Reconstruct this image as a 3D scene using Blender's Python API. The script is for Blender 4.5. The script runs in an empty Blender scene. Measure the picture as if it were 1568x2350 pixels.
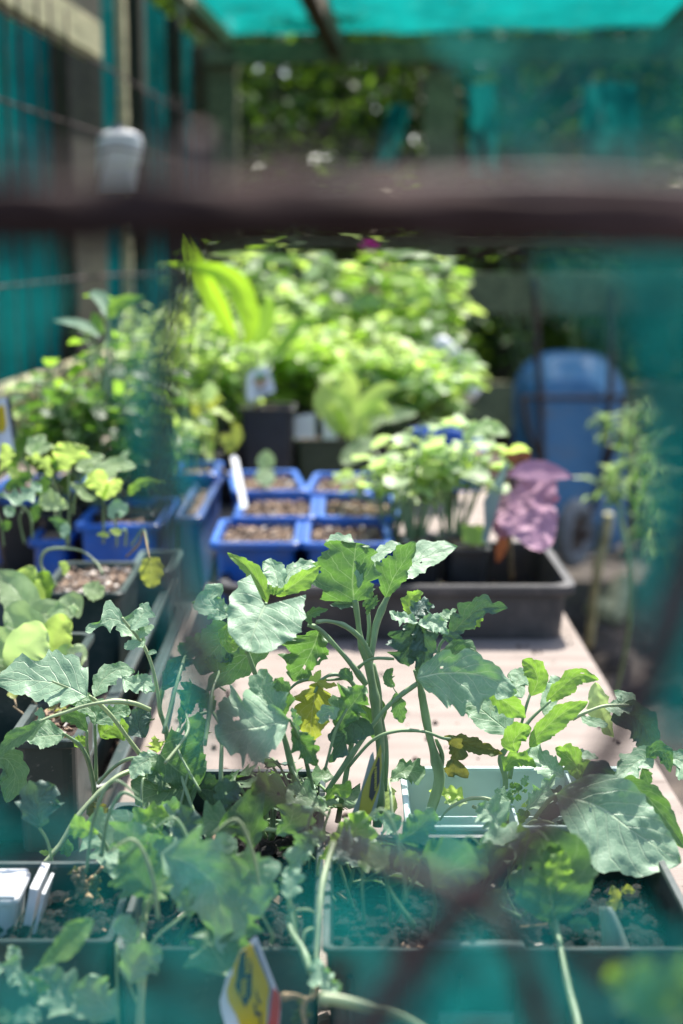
import bpy, math, random
from mathutils import Vector, Matrix, noise
R = math.radians
scene = bpy.context.scene
COL = scene.collection
# ------------------------------------------------------------------ camera
FPX = 3264.0                       # focal length in units of a 1568 x 2350 picture (50 mm lens)
PITCH = R(10.5)
CAM = Vector((0, 0, 1.17))
FW = Vector((0, math.cos(PITCH), -math.sin(PITCH)))
UP = Vector((0, math.sin(PITCH), math.cos(PITCH)))
RT = Vector((1, 0, 0))
cd = bpy.data.cameras.new('camera'); cam = bpy.data.objects.new('camera', cd); COL.objects.link(cam)
cam.location = CAM; cam.rotation_euler = (R(90) - PITCH, 0, 0)
cd.sensor_fit = 'VERTICAL'; cd.sensor_height = 36.0; cd.lens = 50.0
cd.clip_start = 0.02; cd.clip_end = 400
cd.dof.use_dof = True; cd.dof.focus_distance = 0.86; cd.dof.aperture_fstop = 5.2
scene.camera = cam
# ------------------------------------------------------------------ light
SUN_EL, SUN_AZ = R(56), R(21)      # high, behind the scene, a little to the right
SUNV = Vector((math.sin(SUN_AZ)*math.cos(SUN_EL), math.cos(SUN_AZ)*math.cos(SUN_EL), math.sin(SUN_EL)))
world = bpy.data.worlds.new('World'); scene.world = world; world.use_nodes = True
wn = world.node_tree; bg = wn.nodes['Background']
sky = wn.nodes.new('ShaderNodeTexSky'); sky.sky_type = 'NISHITA'; sky.sun_disc = False
sky.sun_elevation = SUN_EL; sky.sun_rotation = SUN_AZ; sky.altitude = 50; sky.air_density = 1.0; sky.dust_density = 2.0
wn.links.new(sky.outputs[0], bg.inputs[0]); bg.inputs[1].default_value = 0.15
sl = bpy.data.lights.new('sun', 'SUN'); sl.energy = 5.0; sl.angle = R(0.53); sl.color = (1.0, 0.955, 0.88)
so = bpy.data.objects.new('sun', sl); COL.objects.link(so); so.rotation_euler = SUNV.to_track_quat('Z', 'Y').to_euler(); so.location = (0, 0, 6)
scene.view_settings.view_transform = 'Standard'; scene.view_settings.look = 'None'
scene.view_settings.exposure = 1.03; scene.view_settings.gamma = 1.0
scene.cycles.max_bounces = 8; scene.cycles.transparent_max_bounces = 24
scene.cycles.sample_clamp_indirect = 4.0; scene.cycles.caustics_reflective = False; scene.cycles.caustics_refractive = False
try: scene.cycles.use_denoising = True
except Exception: pass
# ------------------------------------------------------------------ helpers
def P(x, y, d): return CAM + (RT*((x-784)/FPX) + UP*((1175-y)/FPX) + FW)*d
def ray(x, y): return RT*((x-784)/FPX) + UP*((1175-y)/FPX) + FW
def G(x, y, z):
    r = ray(x, y); return CAM + r*((z-CAM.z)/r.z)
FRM = {'D': (0, 0, 1.0), 'F7': (439, 1191.7, .48), 'FR': (784, 1442.6, .5), 'FL': (0, 1442.6, .5), 'BL': (0, 1760.6, .5),
       'BR': (784, 1760.6, .5), 'FM': (0, 940.8, .5), 'F4': (1034.9, 940.8, .28), 'F6': (476.7, 2101.1, .16), 'F2': (752.6, 1630.7, .1334)}
def Q(fr, x, y):
    a = FRM[fr]; return (a[0]+x*a[2], a[1]+y*a[2])
def catmull(pts, n):
    pts = [Vector(p) for p in pts]
    if len(pts) == 2: return [pts[0].lerp(pts[1], i/(n-1)) for i in range(n)]
    e = [2*pts[0]-pts[1]] + pts + [2*pts[-1]-pts[-2]]; m = len(pts)-1; out = []
    for i in range(n):
        s = i/(n-1)*m; k = min(int(s), m-1); t = s-k; a, b, c, d = e[k:k+4]
        out.append(.5*((2*b)+(c-a)*t+(2*a-5*b+4*c-d)*t*t+(3*b-a-3*c+d)*t**3))
    return out
class MB:
    def __init__(s): s.v = []; s.f = []; s.uv = []; s.mi = []; s.cur = 0
    def quad(s, *p):
        n = len(s.v); s.v += [Vector(q) for q in p]; s.face(range(n, n+len(p)))
    def face(s, idx, uv=None):
        s.f.append(tuple(idx)); s.uv.append(uv); s.mi.append(s.cur)
    def box(s, c, size, rot=None, bev=0.0):
        c = Vector(c); hx, hy, hz = [q/2 for q in size]; n = len(s.v); M = rot or Matrix.Identity(3)
        if bev <= 0:
            for z in (-hz, hz):
                for x, y in ((-hx, -hy), (hx, -hy), (hx, hy), (-hx, hy)): s.v.append(c+M@Vector((x, y, z)))
            for q in ((3,2,1,0),(4,5,6,7),(0,1,5,4),(1,2,6,5),(2,3,7,6),(3,0,4,7)): s.face([n+i for i in q])
        else:
            rings = []
            for z, i in ((-hz, bev), (-hz+bev, 0), (hz-bev, 0), (hz, bev)):
                ring = []
                for sx, sy in ((-1,-1),(1,-1),(1,1),(-1,1)):
                    a = (sx*(hx-i), sy*(hy-i-bev)); b = (sx*(hx-i-bev), sy*(hy-i))
                    ring += [a, b] if sx*sy > 0 else [b, a]
                rings.append([c+M@Vector((q[0], q[1], z)) for q in ring])
            s.loft(rings, cap=True)
    def bar(s, a, b, w, h, up=(0, 0, 1), bev=.002):
        a, b = Vector(a), Vector(b); d = (b-a); L = d.length; d.normalize(); up = Vector(up)
        x = d.cross(up).normalized(); z = x.cross(d).normalized()
        s.box((a+b)/2, (w, L, h), Matrix((x, d, z)).transposed(), bev)
    def loft(s, rings, cap=False, closed=True, uvt=False):
        n0 = len(s.v); m = len(rings[0])
        for r in rings: s.v += [Vector(q) for q in r]
        for i in range(len(rings)-1):
            for j in range(m if closed else m-1):
                k = (j+1) % m; a = n0+i*m
                uv = None
                if uvt: uv = [(j/m, i), ((j+1)/m, i), ((j+1)/m, i+1), (j/m, i+1)]
                s.face((a+j, a+k, a+m+k, a+m+j), uv)
        if cap:
            s.face([n0+j for j in reversed(range(m))]); e = n0+(len(rings)-1)*m; s.face([e+j for j in range(m)])
    def tube(s, pts, r, n=8, wob=0, cap=True, seg=None):
        pts = catmull(pts, seg or max(4, len(pts)*5)) if len(pts) > 2 or seg else [Vector(p) for p in pts]
        L = len(pts); rings = []; prev = None
        for i, p in enumerate(pts):
            t = (pts[min(i+1, L-1)]-pts[max(i-1, 0)]).normalized()
            if prev is None: a = t.orthogonal().normalized()
            else:
                a = prev-t*prev.dot(t); a = a.normalized() if a.length > 1e-6 else t.orthogonal().normalized()
            prev = a; b = t.cross(a); u = i/(L-1)
            rr = r(u) if callable(r) else r
            ring = []
            for k in range(n):
                an = 2*math.pi*k/n; q = rr*(1+wob*noise.noise(p*60+Vector((an*3, 0, 0))))
                ring.append(p+a*math.cos(an)*q+b*math.sin(an)*q)
            rings.append(ring)
        s.loft(rings, cap=cap)
    def sphere(s, c, r, nu=12, nv=8, sc=(1, 1, 1), nz=0):
        c = Vector(c); rings = []
        for i in range(nv+1):
            th = math.pi*(.02+.96*i/nv)
            ring = []
            for j in range(nu):
                ph = 2*math.pi*j/nu; d = Vector((math.sin(th)*math.cos(ph), math.sin(th)*math.sin(ph), -math.cos(th)))
                q = r*(1+nz*noise.noise(d*2.3+c*7)); ring.append(c+Vector((d.x*q*sc[0], d.y*q*sc[1], d.z*q*sc[2])))
            rings.append(ring)
        s.loft(rings, cap=True)
    def build(s, name, mats, parent=None, smooth=False, local=False):
        me = bpy.data.meshes.new(name)
        off = parent.location if (parent is not None and not local) else Vector((0, 0, 0))
        me.from_pydata([tuple(v-off) for v in s.v], [], s.f)
        for m in (mats if isinstance(mats, (list, tuple)) else [mats]): me.materials.append(m)
        if any(u is not None for u in s.uv):
            l = me.uv_layers.new(name='UVMap'); k = 0
            for f, u in zip(s.f, s.uv):
                for i in range(len(f)):
                    if u is not None: l.data[k].uv = u[i]
                    k += 1
        me.polygons.foreach_set('material_index', s.mi)
        if smooth: me.polygons.foreach_set('use_smooth', [True]*len(s.f))
        me.update()
        o = bpy.data.objects.new(name, me); COL.objects.link(o)
        if parent is not None: o.parent = parent
        return o
def tag(o, label=None, cat=None, group=None, kind=None):
    if label: o['label'] = label
    if cat: o['category'] = cat
    if group: o['group'] = group
    if kind: o['kind'] = kind
    return o
def thing(name, loc, label, cat, group=None, rz=0):
    o = bpy.data.objects.new(name, None); COL.objects.link(o); o.location = loc; o.rotation_euler = (0, 0, rz); o.empty_display_size = .05
    return tag(o, label, cat, group)
# ------------------------------------------------------------------ materials
class NT:
    def __init__(s, name):
        s.m = bpy.data.materials.new(name); s.m.use_nodes = True; s.t = s.m.node_tree; s.t.nodes.clear()
        s.out = s.t.nodes.new('ShaderNodeOutputMaterial')
    def n(s, t, **kw):
        o = s.t.nodes.new('ShaderNode'+t)
        for k, v in kw.items(): setattr(o, k, v)
        return o
    def l(s, a, b): s.t.links.new(a, b)
    def math(s, op, a, b=None, c=None, clamp=False):
        o = s.n('Math', operation=op); o.use_clamp = clamp
        for i, v in enumerate((a, b, c)):
            if v is None: continue
            if hasattr(v, 'is_output'): s.l(v, o.inputs[i])
            else: o.inputs[i].default_value = v
        return o.outputs[0]
    def mix(s, f, a, b):
        o = s.n('MixRGB')
        for i, v in enumerate((f, a, b)):
            if hasattr(v, 'is_output'): s.l(v, o.inputs[i])
            else: o.inputs[i].default_value = v if i == 0 else (*v, 1)
        return o.outputs[0]
    def noise(s, scale, detail=4, vec=None, rough=.55):
        if vec is None: vec = s.n('TexCoord').outputs['Object']
        o = s.n('TexNoise'); o.inputs['Scale'].default_value = scale; o.inputs['Detail'].default_value = detail; o.inputs['Roughness'].default_value = rough
        s.l(vec, o.inputs['Vector']); return o.outputs[0]
    def ramp(s, f, stops):
        o = s.n('ValToRGB'); s.l(f, o.inputs[0]); e = o.color_ramp.elements
        while len(e) < len(stops): e.new(.5)
        for q, (p, c) in zip(e, stops): q.position = p; q.color = (*c, 1) if len(c) == 3 else c
        return o.outputs[0]
    def bump(s, h, strength=.3, dist=.002):
        o = s.n('Bump'); o.inputs['Strength'].default_value = strength; o.inputs['Distance'].default_value = dist; s.l(h, o.inputs['Height']); return o.outputs[0]
def sc3(c, k): return tuple(min(1, q*k) for q in c)
def basic(name, col, rough=.6, var=.25, scale=8, col2=None, bump=.25, bscale=40, bdist=.002, metal=0, spec=.5, trans=0, wood=False, coat=0, dust=None):
    t = NT(name); b = t.n('BsdfPrincipled')
    tc = t.n('TexCoord').outputs['Object']; vec = tc
    if wood:
        mp = t.n('Mapping'); mp.inputs['Scale'].default_value = wood; t.l(tc, mp.inputs[0]); vec = mp.outputs[0]
    f = t.noise(scale, 6, vec); c2 = col2 or sc3(col, 1-var*1.6)
    r = t.ramp(f, [(.32, c2), (.68, sc3(col, 1+var*.4))])
    if dust:
        dn = t.noise(dust[1], 7, tc, .7); dm = t.math('MULTIPLY', t.math('SUBTRACT', dn, .5), 6, clamp=True); r = t.mix(t.math('MULTIPLY', dm, dust[2]), r, dust[0])
        ds = t.noise(dust[1]*9, 3, tc); r = t.mix(t.math('MULTIPLY', t.math('GREATER_THAN', ds, .68), .7), r, dust[0])
    t.l(r, b.inputs['Base Color']); f2 = t.noise(bscale, 5, vec)
    t.l(t.bump(f2, bump, bdist), b.inputs['Normal'])
    rr = t.math('MULTIPLY_ADD', f2, .3, rough-.15, clamp=True); t.l(rr, b.inputs['Roughness'])
    b.inputs['Metallic'].default_value = metal; b.inputs['Specular IOR Level'].default_value = spec; b.inputs['Coat Weight'].default_value = coat
    if trans:
        tr = t.n('BsdfTranslucent'); t.l(r, tr.inputs[0]); mx = t.n('MixShader'); mx.inputs[0].default_value = trans
        t.l(b.outputs[0], mx.inputs[1]); t.l(tr.outputs[0], mx.inputs[2]); t.l(mx.outputs[0], t.out.inputs[0])
    else: t.l(b.outputs[0], t.out.inputs[0])
    return t.m
def leafmat(name, top, back=None, vein=(.45, .55, .3), vs=.8, tr=.42, trcol=None, rough=.45, spots=0, spotcol=(.35, .3, .05), nv=7, bump=.5, spec=.5, patch=.35):
    """two sided leaf: colour of the blade, midrib and side veins from the blade's own UV (across, along)"""
    t = NT(name); uv = t.n('UVMap').outputs[0]; sx = t.n('SeparateXYZ'); t.l(uv, sx.inputs[0])
    tc = t.n('TexCoord').outputs['Object']
    nz = t.noise(60, 3, tc); v = t.math('ABSOLUTE', sx.outputs[0]); y = sx.outputs[1]
    yy = t.math('ADD', y, t.math('MULTIPLY', t.math('SUBTRACT', nz, .5), .07))
    ph = t.math('MULTIPLY', t.math('SUBTRACT', yy, t.math('MULTIPLY', v, .28)), nv)
    ph = t.math('ADD', ph, t.math('MULTIPLY', t.math('SIGN', sx.outputs[0]), .25))
    fr = t.math('ABSOLUTE', t.math('SUBTRACT', t.math('FRACT', ph), .5))       # .5 on the vein
    wd = t.math('SUBTRACT', .085, t.math('MULTIPLY', v, .045))
    lat = t.math('DIVIDE', t.math('SUBTRACT', fr, t.math('SUBTRACT', .5, wd)), wd, clamp=True)
    mid = t.math('SUBTRACT', 1, t.math('DIVIDE', v, t.math('MULTIPLY_ADD', y, -.035, .055)), clamp=True)
    # fine net of small veins
    vo = t.n('TexVoronoi', feature='DISTANCE_TO_EDGE'); vo.inputs['Scale'].default_value = 260; t.l(tc, vo.inputs['Vector'])
    net = t.math('SUBTRACT', 1, t.math('MULTIPLY', vo.outputs[0], 9), clamp=True)
    vn = t.math('MAXIMUM', mid, t.math('MULTIPLY', lat, .75)); vn2 = t.math('MAXIMUM', vn, t.math('MULTIPLY', net, .16))
    f1 = t.noise(22, 5, tc)
    c2 = back or sc3(top, .62)
    base = t.ramp(f1, [(.3, c2), (.5+patch*.3, top)])
    if spots:
        sp = t.noise(38, 2, tc); base = t.mix(t.math('GREATER_THAN', sp, 1-spots), base, spotcol)
    colr = t.mix(t.math('MULTIPLY', vn2, vs), base, vein)
    b = t.n('BsdfPrincipled'); t.l(colr, b.inputs['Base Color']); b.inputs['Roughness'].default_value = rough; b.inputs['Specular IOR Level'].default_value = spec
    h = t.math('SUBTRACT', t.math('MULTIPLY', f1, .6), t.math('MULTIPLY', vn2, .6)); t.l(t.bump(h, bump, .0015), b.inputs['Normal'])
    tl = t.n('BsdfTranslucent'); tcx = trcol or (min(1, top[0]*1.5), min(1, top[1]*1.5), top[2]*.35)
    tcol = t.mix(t.math('MULTIPLY', vn2, vs*.6), tcx, sc3(vein, 1.1)); t.l(tcol, tl.inputs[0])
    mx = t.n('MixShader'); mx.inputs[0].default_value = tr; t.l(b.outputs[0], mx.inputs[1]); t.l(tl.outputs[0], mx.inputs[2]); t.l(mx.outputs[0], t.out.inputs[0])
    return t.m
def clothmat(name, col, opac, weave=True, trf=.55, scale=1.0):
    t = NT(name); tc = t.n('TexCoord').outputs['Object']
    d = t.n('BsdfDiffuse'); tr = t.n('BsdfTranslucent'); f = t.noise(5*scale, 4, tc)
    fd = t.noise(28*scale, 6, tc, .7); f = t.math('MULTIPLY_ADD', fd, .5, t.math('MULTIPLY', f, .55)); c = t.ramp(f, [(.32, sc3(col, .5)), (.62, sc3(col, 1.15))]); t.l(c, d.inputs[0]); t.l(c, tr.inputs[0])
    m1 = t.n('MixShader'); m1.inputs[0].default_value = trf; t.l(d.outputs[0], m1.inputs[1]); t.l(tr.outputs[0], m1.inputs[2])
    tp = t.n('BsdfTransparent'); m2 = t.n('MixShader'); t.l(tp.outputs[0], m2.inputs[1]); t.l(m1.outputs[0], m2.inputs[2])
    if weave:
        f2 = t.noise(11*scale, 3, tc); t.l(t.math('MULTIPLY_ADD', t.math('SUBTRACT', f2, .5), .5, opac, clamp=True), m2.inputs[0])
    else: m2.inputs[0].default_value = opac
    t.l(m2.outputs[0], t.out.inputs[0]); return t.m
def soilmat(name, c0, c1, c2, scale=90):
    t = NT(name); b = t.n('BsdfPrincipled'); tc = t.n('TexCoord').outputs['Object']
    f = t.noise(scale, 8, tc, .7); r = t.ramp(f, [(.3, c0), (.52, c1), (.72, c2)]); t.l(r, b.inputs['Base Color'])
    b.inputs['Roughness'].default_value = .9; t.l(t.bump(f, .9, .006), b.inputs['Normal']); t.l(b.outputs[0], t.out.inputs[0]); return t.m
M = {}
M['kale'] = leafmat('kale_bluegreen', (.31, .48, .31), (.215, .365, .225), vein=(.66, .78, .50), trcol=(.18, .40, .05), tr=.33, rough=.5, spec=.45)
M['kale_g'] = leafmat('kale_green', (.15, .28, .13), (.10, .20, .09), vein=(.42, .58, .28), trcol=(.13, .29, .04), tr=.42, rough=.45)
M['kale_l'] = leafmat('kale_young', (.22, .40, .12), (.16, .31, .08), vein=(.55, .68, .30), trcol=(.27, .50, .05), tr=.5, rough=.42)
M['kale_d'] = leafmat('kale_dark', (.11, .19, .15), (.07, .13, .10), vein=(.26, .36, .26), trcol=(.08, .19, .04), tr=.25, rough=.5, bump=.9)
M['kale_y'] = leafmat('kale_yellowing', (.36, .40, .09), (.26, .32, .06), vein=(.6, .62, .3), trcol=(.40, .46, .05), tr=.45, spots=.33, spotcol=(.3, .17, .04))
M['kale_b'] = leafmat('kale_withering', (.13, .18, .06), (.08, .12, .045), vein=(.3, .34, .12), trcol=(.20, .20, .03), tr=.4, spots=.36, spotcol=(.35, .2, .03), bump=1.0)
M['lime'] = leafmat('lime_leaf', (.48, .62, .14), (.34, .50, .09), vein=(.6, .7, .3), trcol=(.64, .86, .18), tr=.5, vs=.4)
M['strap'] = leafmat('bright_strap_leaf', (.30, .46, .05), (.22, .38, .04), vein=(.5, .6, .2), trcol=(.48, .80, .03), tr=.55, vs=.4)
M['green'] = leafmat('mid_green_leaf', (.16, .30, .07), (.10, .22, .05), vein=(.25, .4, .12), trcol=(.36, .62, .05), tr=.5, vs=.3)
M['pale'] = leafmat('pale_green_leaf', (.44, .58, .30), (.30, .45, .18), vein=(.6, .7, .4), trcol=(.62, .84, .28), tr=.45, vs=.3)
M['deep'] = leafmat('deep_green_leaf', (.05, .13, .04), (.03, .08, .03), vein=(.1, .2, .07), trcol=(.16, .34, .04), tr=.4, vs=.3)
M['hedge'] = leafmat('hedge_leaf', (.035, .075, .02), (.02, .05, .015), trcol=(.13, .24, .02), tr=.35, vs=.0, rough=.6, spec=.2)
M['purple'] = leafmat('purple_leaf', (.54, .30, .40), (.42, .22, .31), vein=(.5, .25, .36), trcol=(.30, .05, .06), tr=.2, vs=.3, bump=.3, rough=.55, spec=.25)
M['rust'] = leafmat('rusty_leaf', (.13, .06, .04), (.09, .04, .025), vein=(.2, .08, .05), trcol=(.15, .05, .02), tr=.4, vs=.3)
M['stem'] = basic('kale_stem', (.32, .46, .24), .42, .25, 30, bump=.2, trans=.2)
M['stem_p'] = basic('pale_stem', (.48, .58, .32), .45, .2, 30, bump=.2, trans=.25)
M['stem_d'] = basic('dry_stem', (.42, .30, .16), .7, .4, 60, bump=.6)
M['bark'] = basic('bark', (.16, .12, .09), .85, .5, 20, bump=.8, bdist=.01)
M['black'] = basic('black_plastic', (.016, .017, .020), .42, .4, 30, bump=.12, bscale=90)
M['tray'] = basic('dusty_black_plastic', (.045, .043, .045), .5, .4, 14, col2=(.02, .02, .022), bump=.15, dust=((.16, .14, .13), 16, .35))
M['dgreen'] = basic('dark_green_plastic', (.020, .045, .042), .45, .35, 12, col2=(.012, .028, .026), bump=.25, dust=((.10, .11, .10), 26, .45))
M['grey'] = basic('grey_green_plastic', (.12, .19, .18), .4, .25, 14, bump=.1)
M['mint'] = basic('mint_plastic', (.60, .76, .72), .4, .12, 14, bump=.06, trans=.3)
M['white'] = basic('white_plastic', (.78, .79, .80), .4, .08, 10, bump=.05, trans=.15)
M['blue'] = basic('blue_plastic', (.015, .13, .54), .4, .25, 16, bump=.12, dust=((.14, .17, .25), 24, .45))
M['navy'] = basic('dusty_blue_plastic', (.02, .07, .26), .45, .35, 9, bump=.1, dust=((.14, .14, .17), 20, .5))
M['olive'] = basic('olive_plastic', (.05, .075, .035), .5, .3, 12, bump=.1)
M['barrow'] = basic('blue_barrow_paint', (.10, .27, .46), .5, .3, 9, col2=(.06, .19, .36), bump=.2, dust=((.20, .15, .12), 9, .55))
M['metal'] = basic('dark_rusty_steel', (.05, .042, .04), .6, .5, 22, col2=(.09, .045, .025), bump=.4, metal=.3)
M['rustwire'] = basic('rusty_wire', (.075, .045, .042), .7, .4, 60, bump=.5, metal=.3)
M['rail'] = basic('weathered_rail', (.075, .042, .036), .85, .5, 30, bump=.6, spec=.15)
M['rubber'] = basic('tyre_rubber', (.22, .22, .225), .7, .4, 40, bump=.4)
M['soil'] = soilmat('potting_soil', (.006, .006, .006), (.015, .0135, .0125), (.05, .042, .036), 110)
M['soil_l'] = soilmat('barky_soil', (.025, .016, .012), (.085, .056, .042), (.20, .14, .10), 120)
M['ground'] = soilmat('garden_earth', (.02, .015, .012), (.06, .045, .036), (.15, .115, .09), 9)
M['chip'] = basic('bark_chip', (.34, .235, .155), .8, .55, 40, col2=(.12, .07, .045), bump=.5)
M['perlite'] = basic('perlite', (.62, .55, .48), .8, .2, 60)
M['table'] = basic('weathered_board', (.285, .235, .20), .8, .22, 5, col2=(.215, .17, .145), bump=.5, bscale=60, wood=(1, 9, 1), dust=((.12, .09, .07), 7, .38))
M['wood'] = basic('grey_green_timber', (.25, .24, .13), .85, .35, 6, bump=.6, bscale=30, wood=(6, 1, 6))
M['wood_shade'] = basic('shade_toned_timber', (.045, .048, .025), .85, .35, 6, bump=.6, bscale=30, wood=(6, 1, 6))  # post timber with shade put into its colour, for the left wall posts
M['wood_l'] = basic('pale_timber', (.46, .42, .24), .85, .35, 6, col2=(.22, .22, .12), bump=.6, bscale=30, wood=(6, 1, 6))
M['wood_b'] = basic('brown_timber', (.17, .12, .06), .85, .35, 6, bump=.6, bscale=30, wood=(6, 1, 6))
M['cloth_roof'] = clothmat('green_shade_cloth', (.003, .16, .142), .94, trf=.9)
M['cloth_wall'] = clothmat('green_wall_cloth', (.008, .175, .16), .97, trf=.5)
M['cloth_torn'] = clothmat('torn_green_cloth', (.012, .20, .187), .34, trf=.5)
M['hem'] = clothmat('frayed_grey_cloth_hem', (.12, .10, .095), .36, trf=.4)
M['yellow'] = basic('yellow_card', (.85, .68, .02), .35, .06, 10, bump=.03, trans=.5)
M['yellow_f'] = basic('faded_yellow_card', (.45, .42, .06), .35, .15, 20, bump=.03, trans=.25)
M['ink'] = basic('black_ink', (.02, .025, .03), .4, .1, 10, bump=0)
M['red'] = basic('red_print', (.62, .06, .04), .4, .15, 20, bump=.03, trans=.2)
M['inkgrey'] = basic('grey_print', (.25, .25, .28), .5, .1, 10, bump=0)
M['inkgreen'] = basic('green_print', (.08, .30, .10), .5, .1, 10, bump=0)
M['inkbrown'] = basic('brown_print', (.38, .22, .13), .5, .1, 10, bump=0)
M['clear'] = basic('cloudy_plastic_film', (.42, .52, .48), .3, .2, 20, bump=.3, trans=.55)
M['magenta'] = basic('magenta_petal', (.62, .04, .40), .5, .2, 30, trans=.4)
# ------------------------------------------------------------------ generic builders
def rrect(w, l, r, n=4):
    r = min(r, w/2-.0005, l/2-.0005); out = []
    for cx, cy, a0 in ((w/2-r, -l/2+r, -90), (w/2-r, l/2-r, 0), (-w/2+r, l/2-r, 90), (-w/2+r, -l/2+r, 180)):
        for i in range(n+1):
            a = R(a0+90*i/n); out.append((cx+r*math.cos(a), cy+r*math.sin(a)))
    return out
def tubshell(mb, cx, cy, w, l, h, taper, rim, r, th=.0015, z0=0, lip=.004, sag=0):
    """one open tub with a rolled rim; w, l are the outer size at the rim"""
    prof = [(w*taper, l*taper, 0), (w-2*rim, l-2*rim, h-lip*1.6), (w-rim*.4, l-rim*.4, h-lip*1.5), (w, l, h-lip*1.2), (w, l, h-lip*.2), (w-.4*rim, l-.4*rim, h),
            (w-2*rim-2*th, l-2*rim-2*th, h-.0004), (w-2*rim-3*th, l-2*rim-3*th, h-lip), (w*taper-2*th, l*taper-2*th, th)]
    rings = []
    for pw, pl, pz in prof:
        rings.append([Vector((cx+x, cy+y, z0+pz+sag*noise.noise(Vector((x*9, y*9, 3))))) for x, y in rrect(pw, pl, r)])
    n = len(mb.v); mb.loft(rings); m = len(rings[0]); mb.face([n+j for j in reversed(range(m))]); e = n+(len(rings)-1)*m; mb.face([e+j for j in range(m)])
def soilpatch(cx, cy, w, l, z, seed, amp=.004, chips=0, chipsize=.006, mats=None, nx=26, ny=20, perl=0, crumbs=0):
    rnd = random.Random(seed); mb = MB(); n0 = 0
    pts = []
    for j in range(ny+1):
        for i in range(nx+1):
            x = cx-w/2+w*i/nx; y = cy-l/2+l*j/ny
            pts.append(Vector((x, y, z+amp*(noise.noise(Vector((x*45+seed, y*45, 0)))+.6*noise.noise(Vector((x*150, y*150, seed)))))))
    mb.v = pts
    for j in range(ny):
        for i in range(nx):
            a = j*(nx+1)+i; mb.face((a, a+1, a+nx+2, a+nx+1))
    for k in range(chips):
        x = cx+(rnd.random()-.5)*(w-.008); y = cy+(rnd.random()-.5)*(l-.008)
        s = chipsize*rnd.uniform(.35, 1.5); rot = Matrix.Rotation(rnd.uniform(0, 6.3), 3, 'Z') @ Matrix.Rotation(rnd.uniform(-.7, .7), 3, 'X') @ Matrix.Rotation(rnd.uniform(-.6, .6), 3, 'Y')
        mb.cur = 1 if rnd.random() > perl else 2
        mb.box((x, y, z+amp*.7+rnd.uniform(0, .003)), (s, s*rnd.uniform(.2, .6), s*rnd.uniform(.12, .3)), rot)
    mb.cur = 0
    for k in range(crumbs):
        x = cx+(rnd.random()-.5)*(w-.005); y = cy+(rnd.random()-.5)*(l-.005); s = rnd.uniform(.0012, .0048)
        mb.sphere((x, y, z+amp*.5+amp*noise.noise(Vector((x*45+seed, y*45, 0)))), s, 6, 4, (1, 1, .7), .6)
    return mb
def pot(name, label, cat, cx, cy, z0, w, l, h, mat, group=None, rz=0, cells=(1, 1), taper=.78, rim=.004, rad=.008, soil=None, level=.75, chips=60, seed=1, perl=.12, sag=0, chipsize=.006, crumbs=0, ns=26, amp=.004, wall='tub', smat='soil', lip=.004):
    o = thing(name, (cx, cy, z0), label, cat, group, rz); mb = MB(); nx, ny = cells; cw, cl = w/nx, l/ny
    for i in range(nx):
        for j in range(ny):
            tubshell(mb, -w/2+cw*(i+.5), -l/2+cl*(j+.5), cw-(.0005 if nx > 1 else 0), cl-(.0005 if ny > 1 else 0), h, taper, rim, rad, sag=sag, lip=lip)
    mb.build(wall, mat, o, smooth=False, local=True)
    if soil is not False:
        for i in range(nx):
            for j in range(ny):
                k = taper+(1-taper)*level
                s = soilpatch(-w/2+cw*(i+.5), -l/2+cl*(j+.5), (cw-2*rim)*k-.003, (cl-2*rim)*k-.003, h*level, seed+i*7+j*3, chips=chips, perl=perl, chipsize=chipsize, crumbs=crumbs, nx=ns, ny=ns, amp=amp)
                s.build('soil', [M[smat], M['chip'], M['perlite']], o, local=True)
    return o
def pxpot(name, label, cat, xl, xr, yf, yb, zr, h, mat, dz=0, **kw):
    """tub whose front rim runs xl..xr at picture height yf and whose rear rim is at yb, rim lying at height zr"""
    a = G(xl, yf, zr); b = G(xr, yf, zr); c = G((xl+xr)/2, yb, zr)
    w = b.x-a.x; l = max(.03, c.y-a.y)
    return pot(name, label, cat, (a.x+b.x)/2, a.y+l/2, zr-h, w, l, h, mat, **kw)
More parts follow.
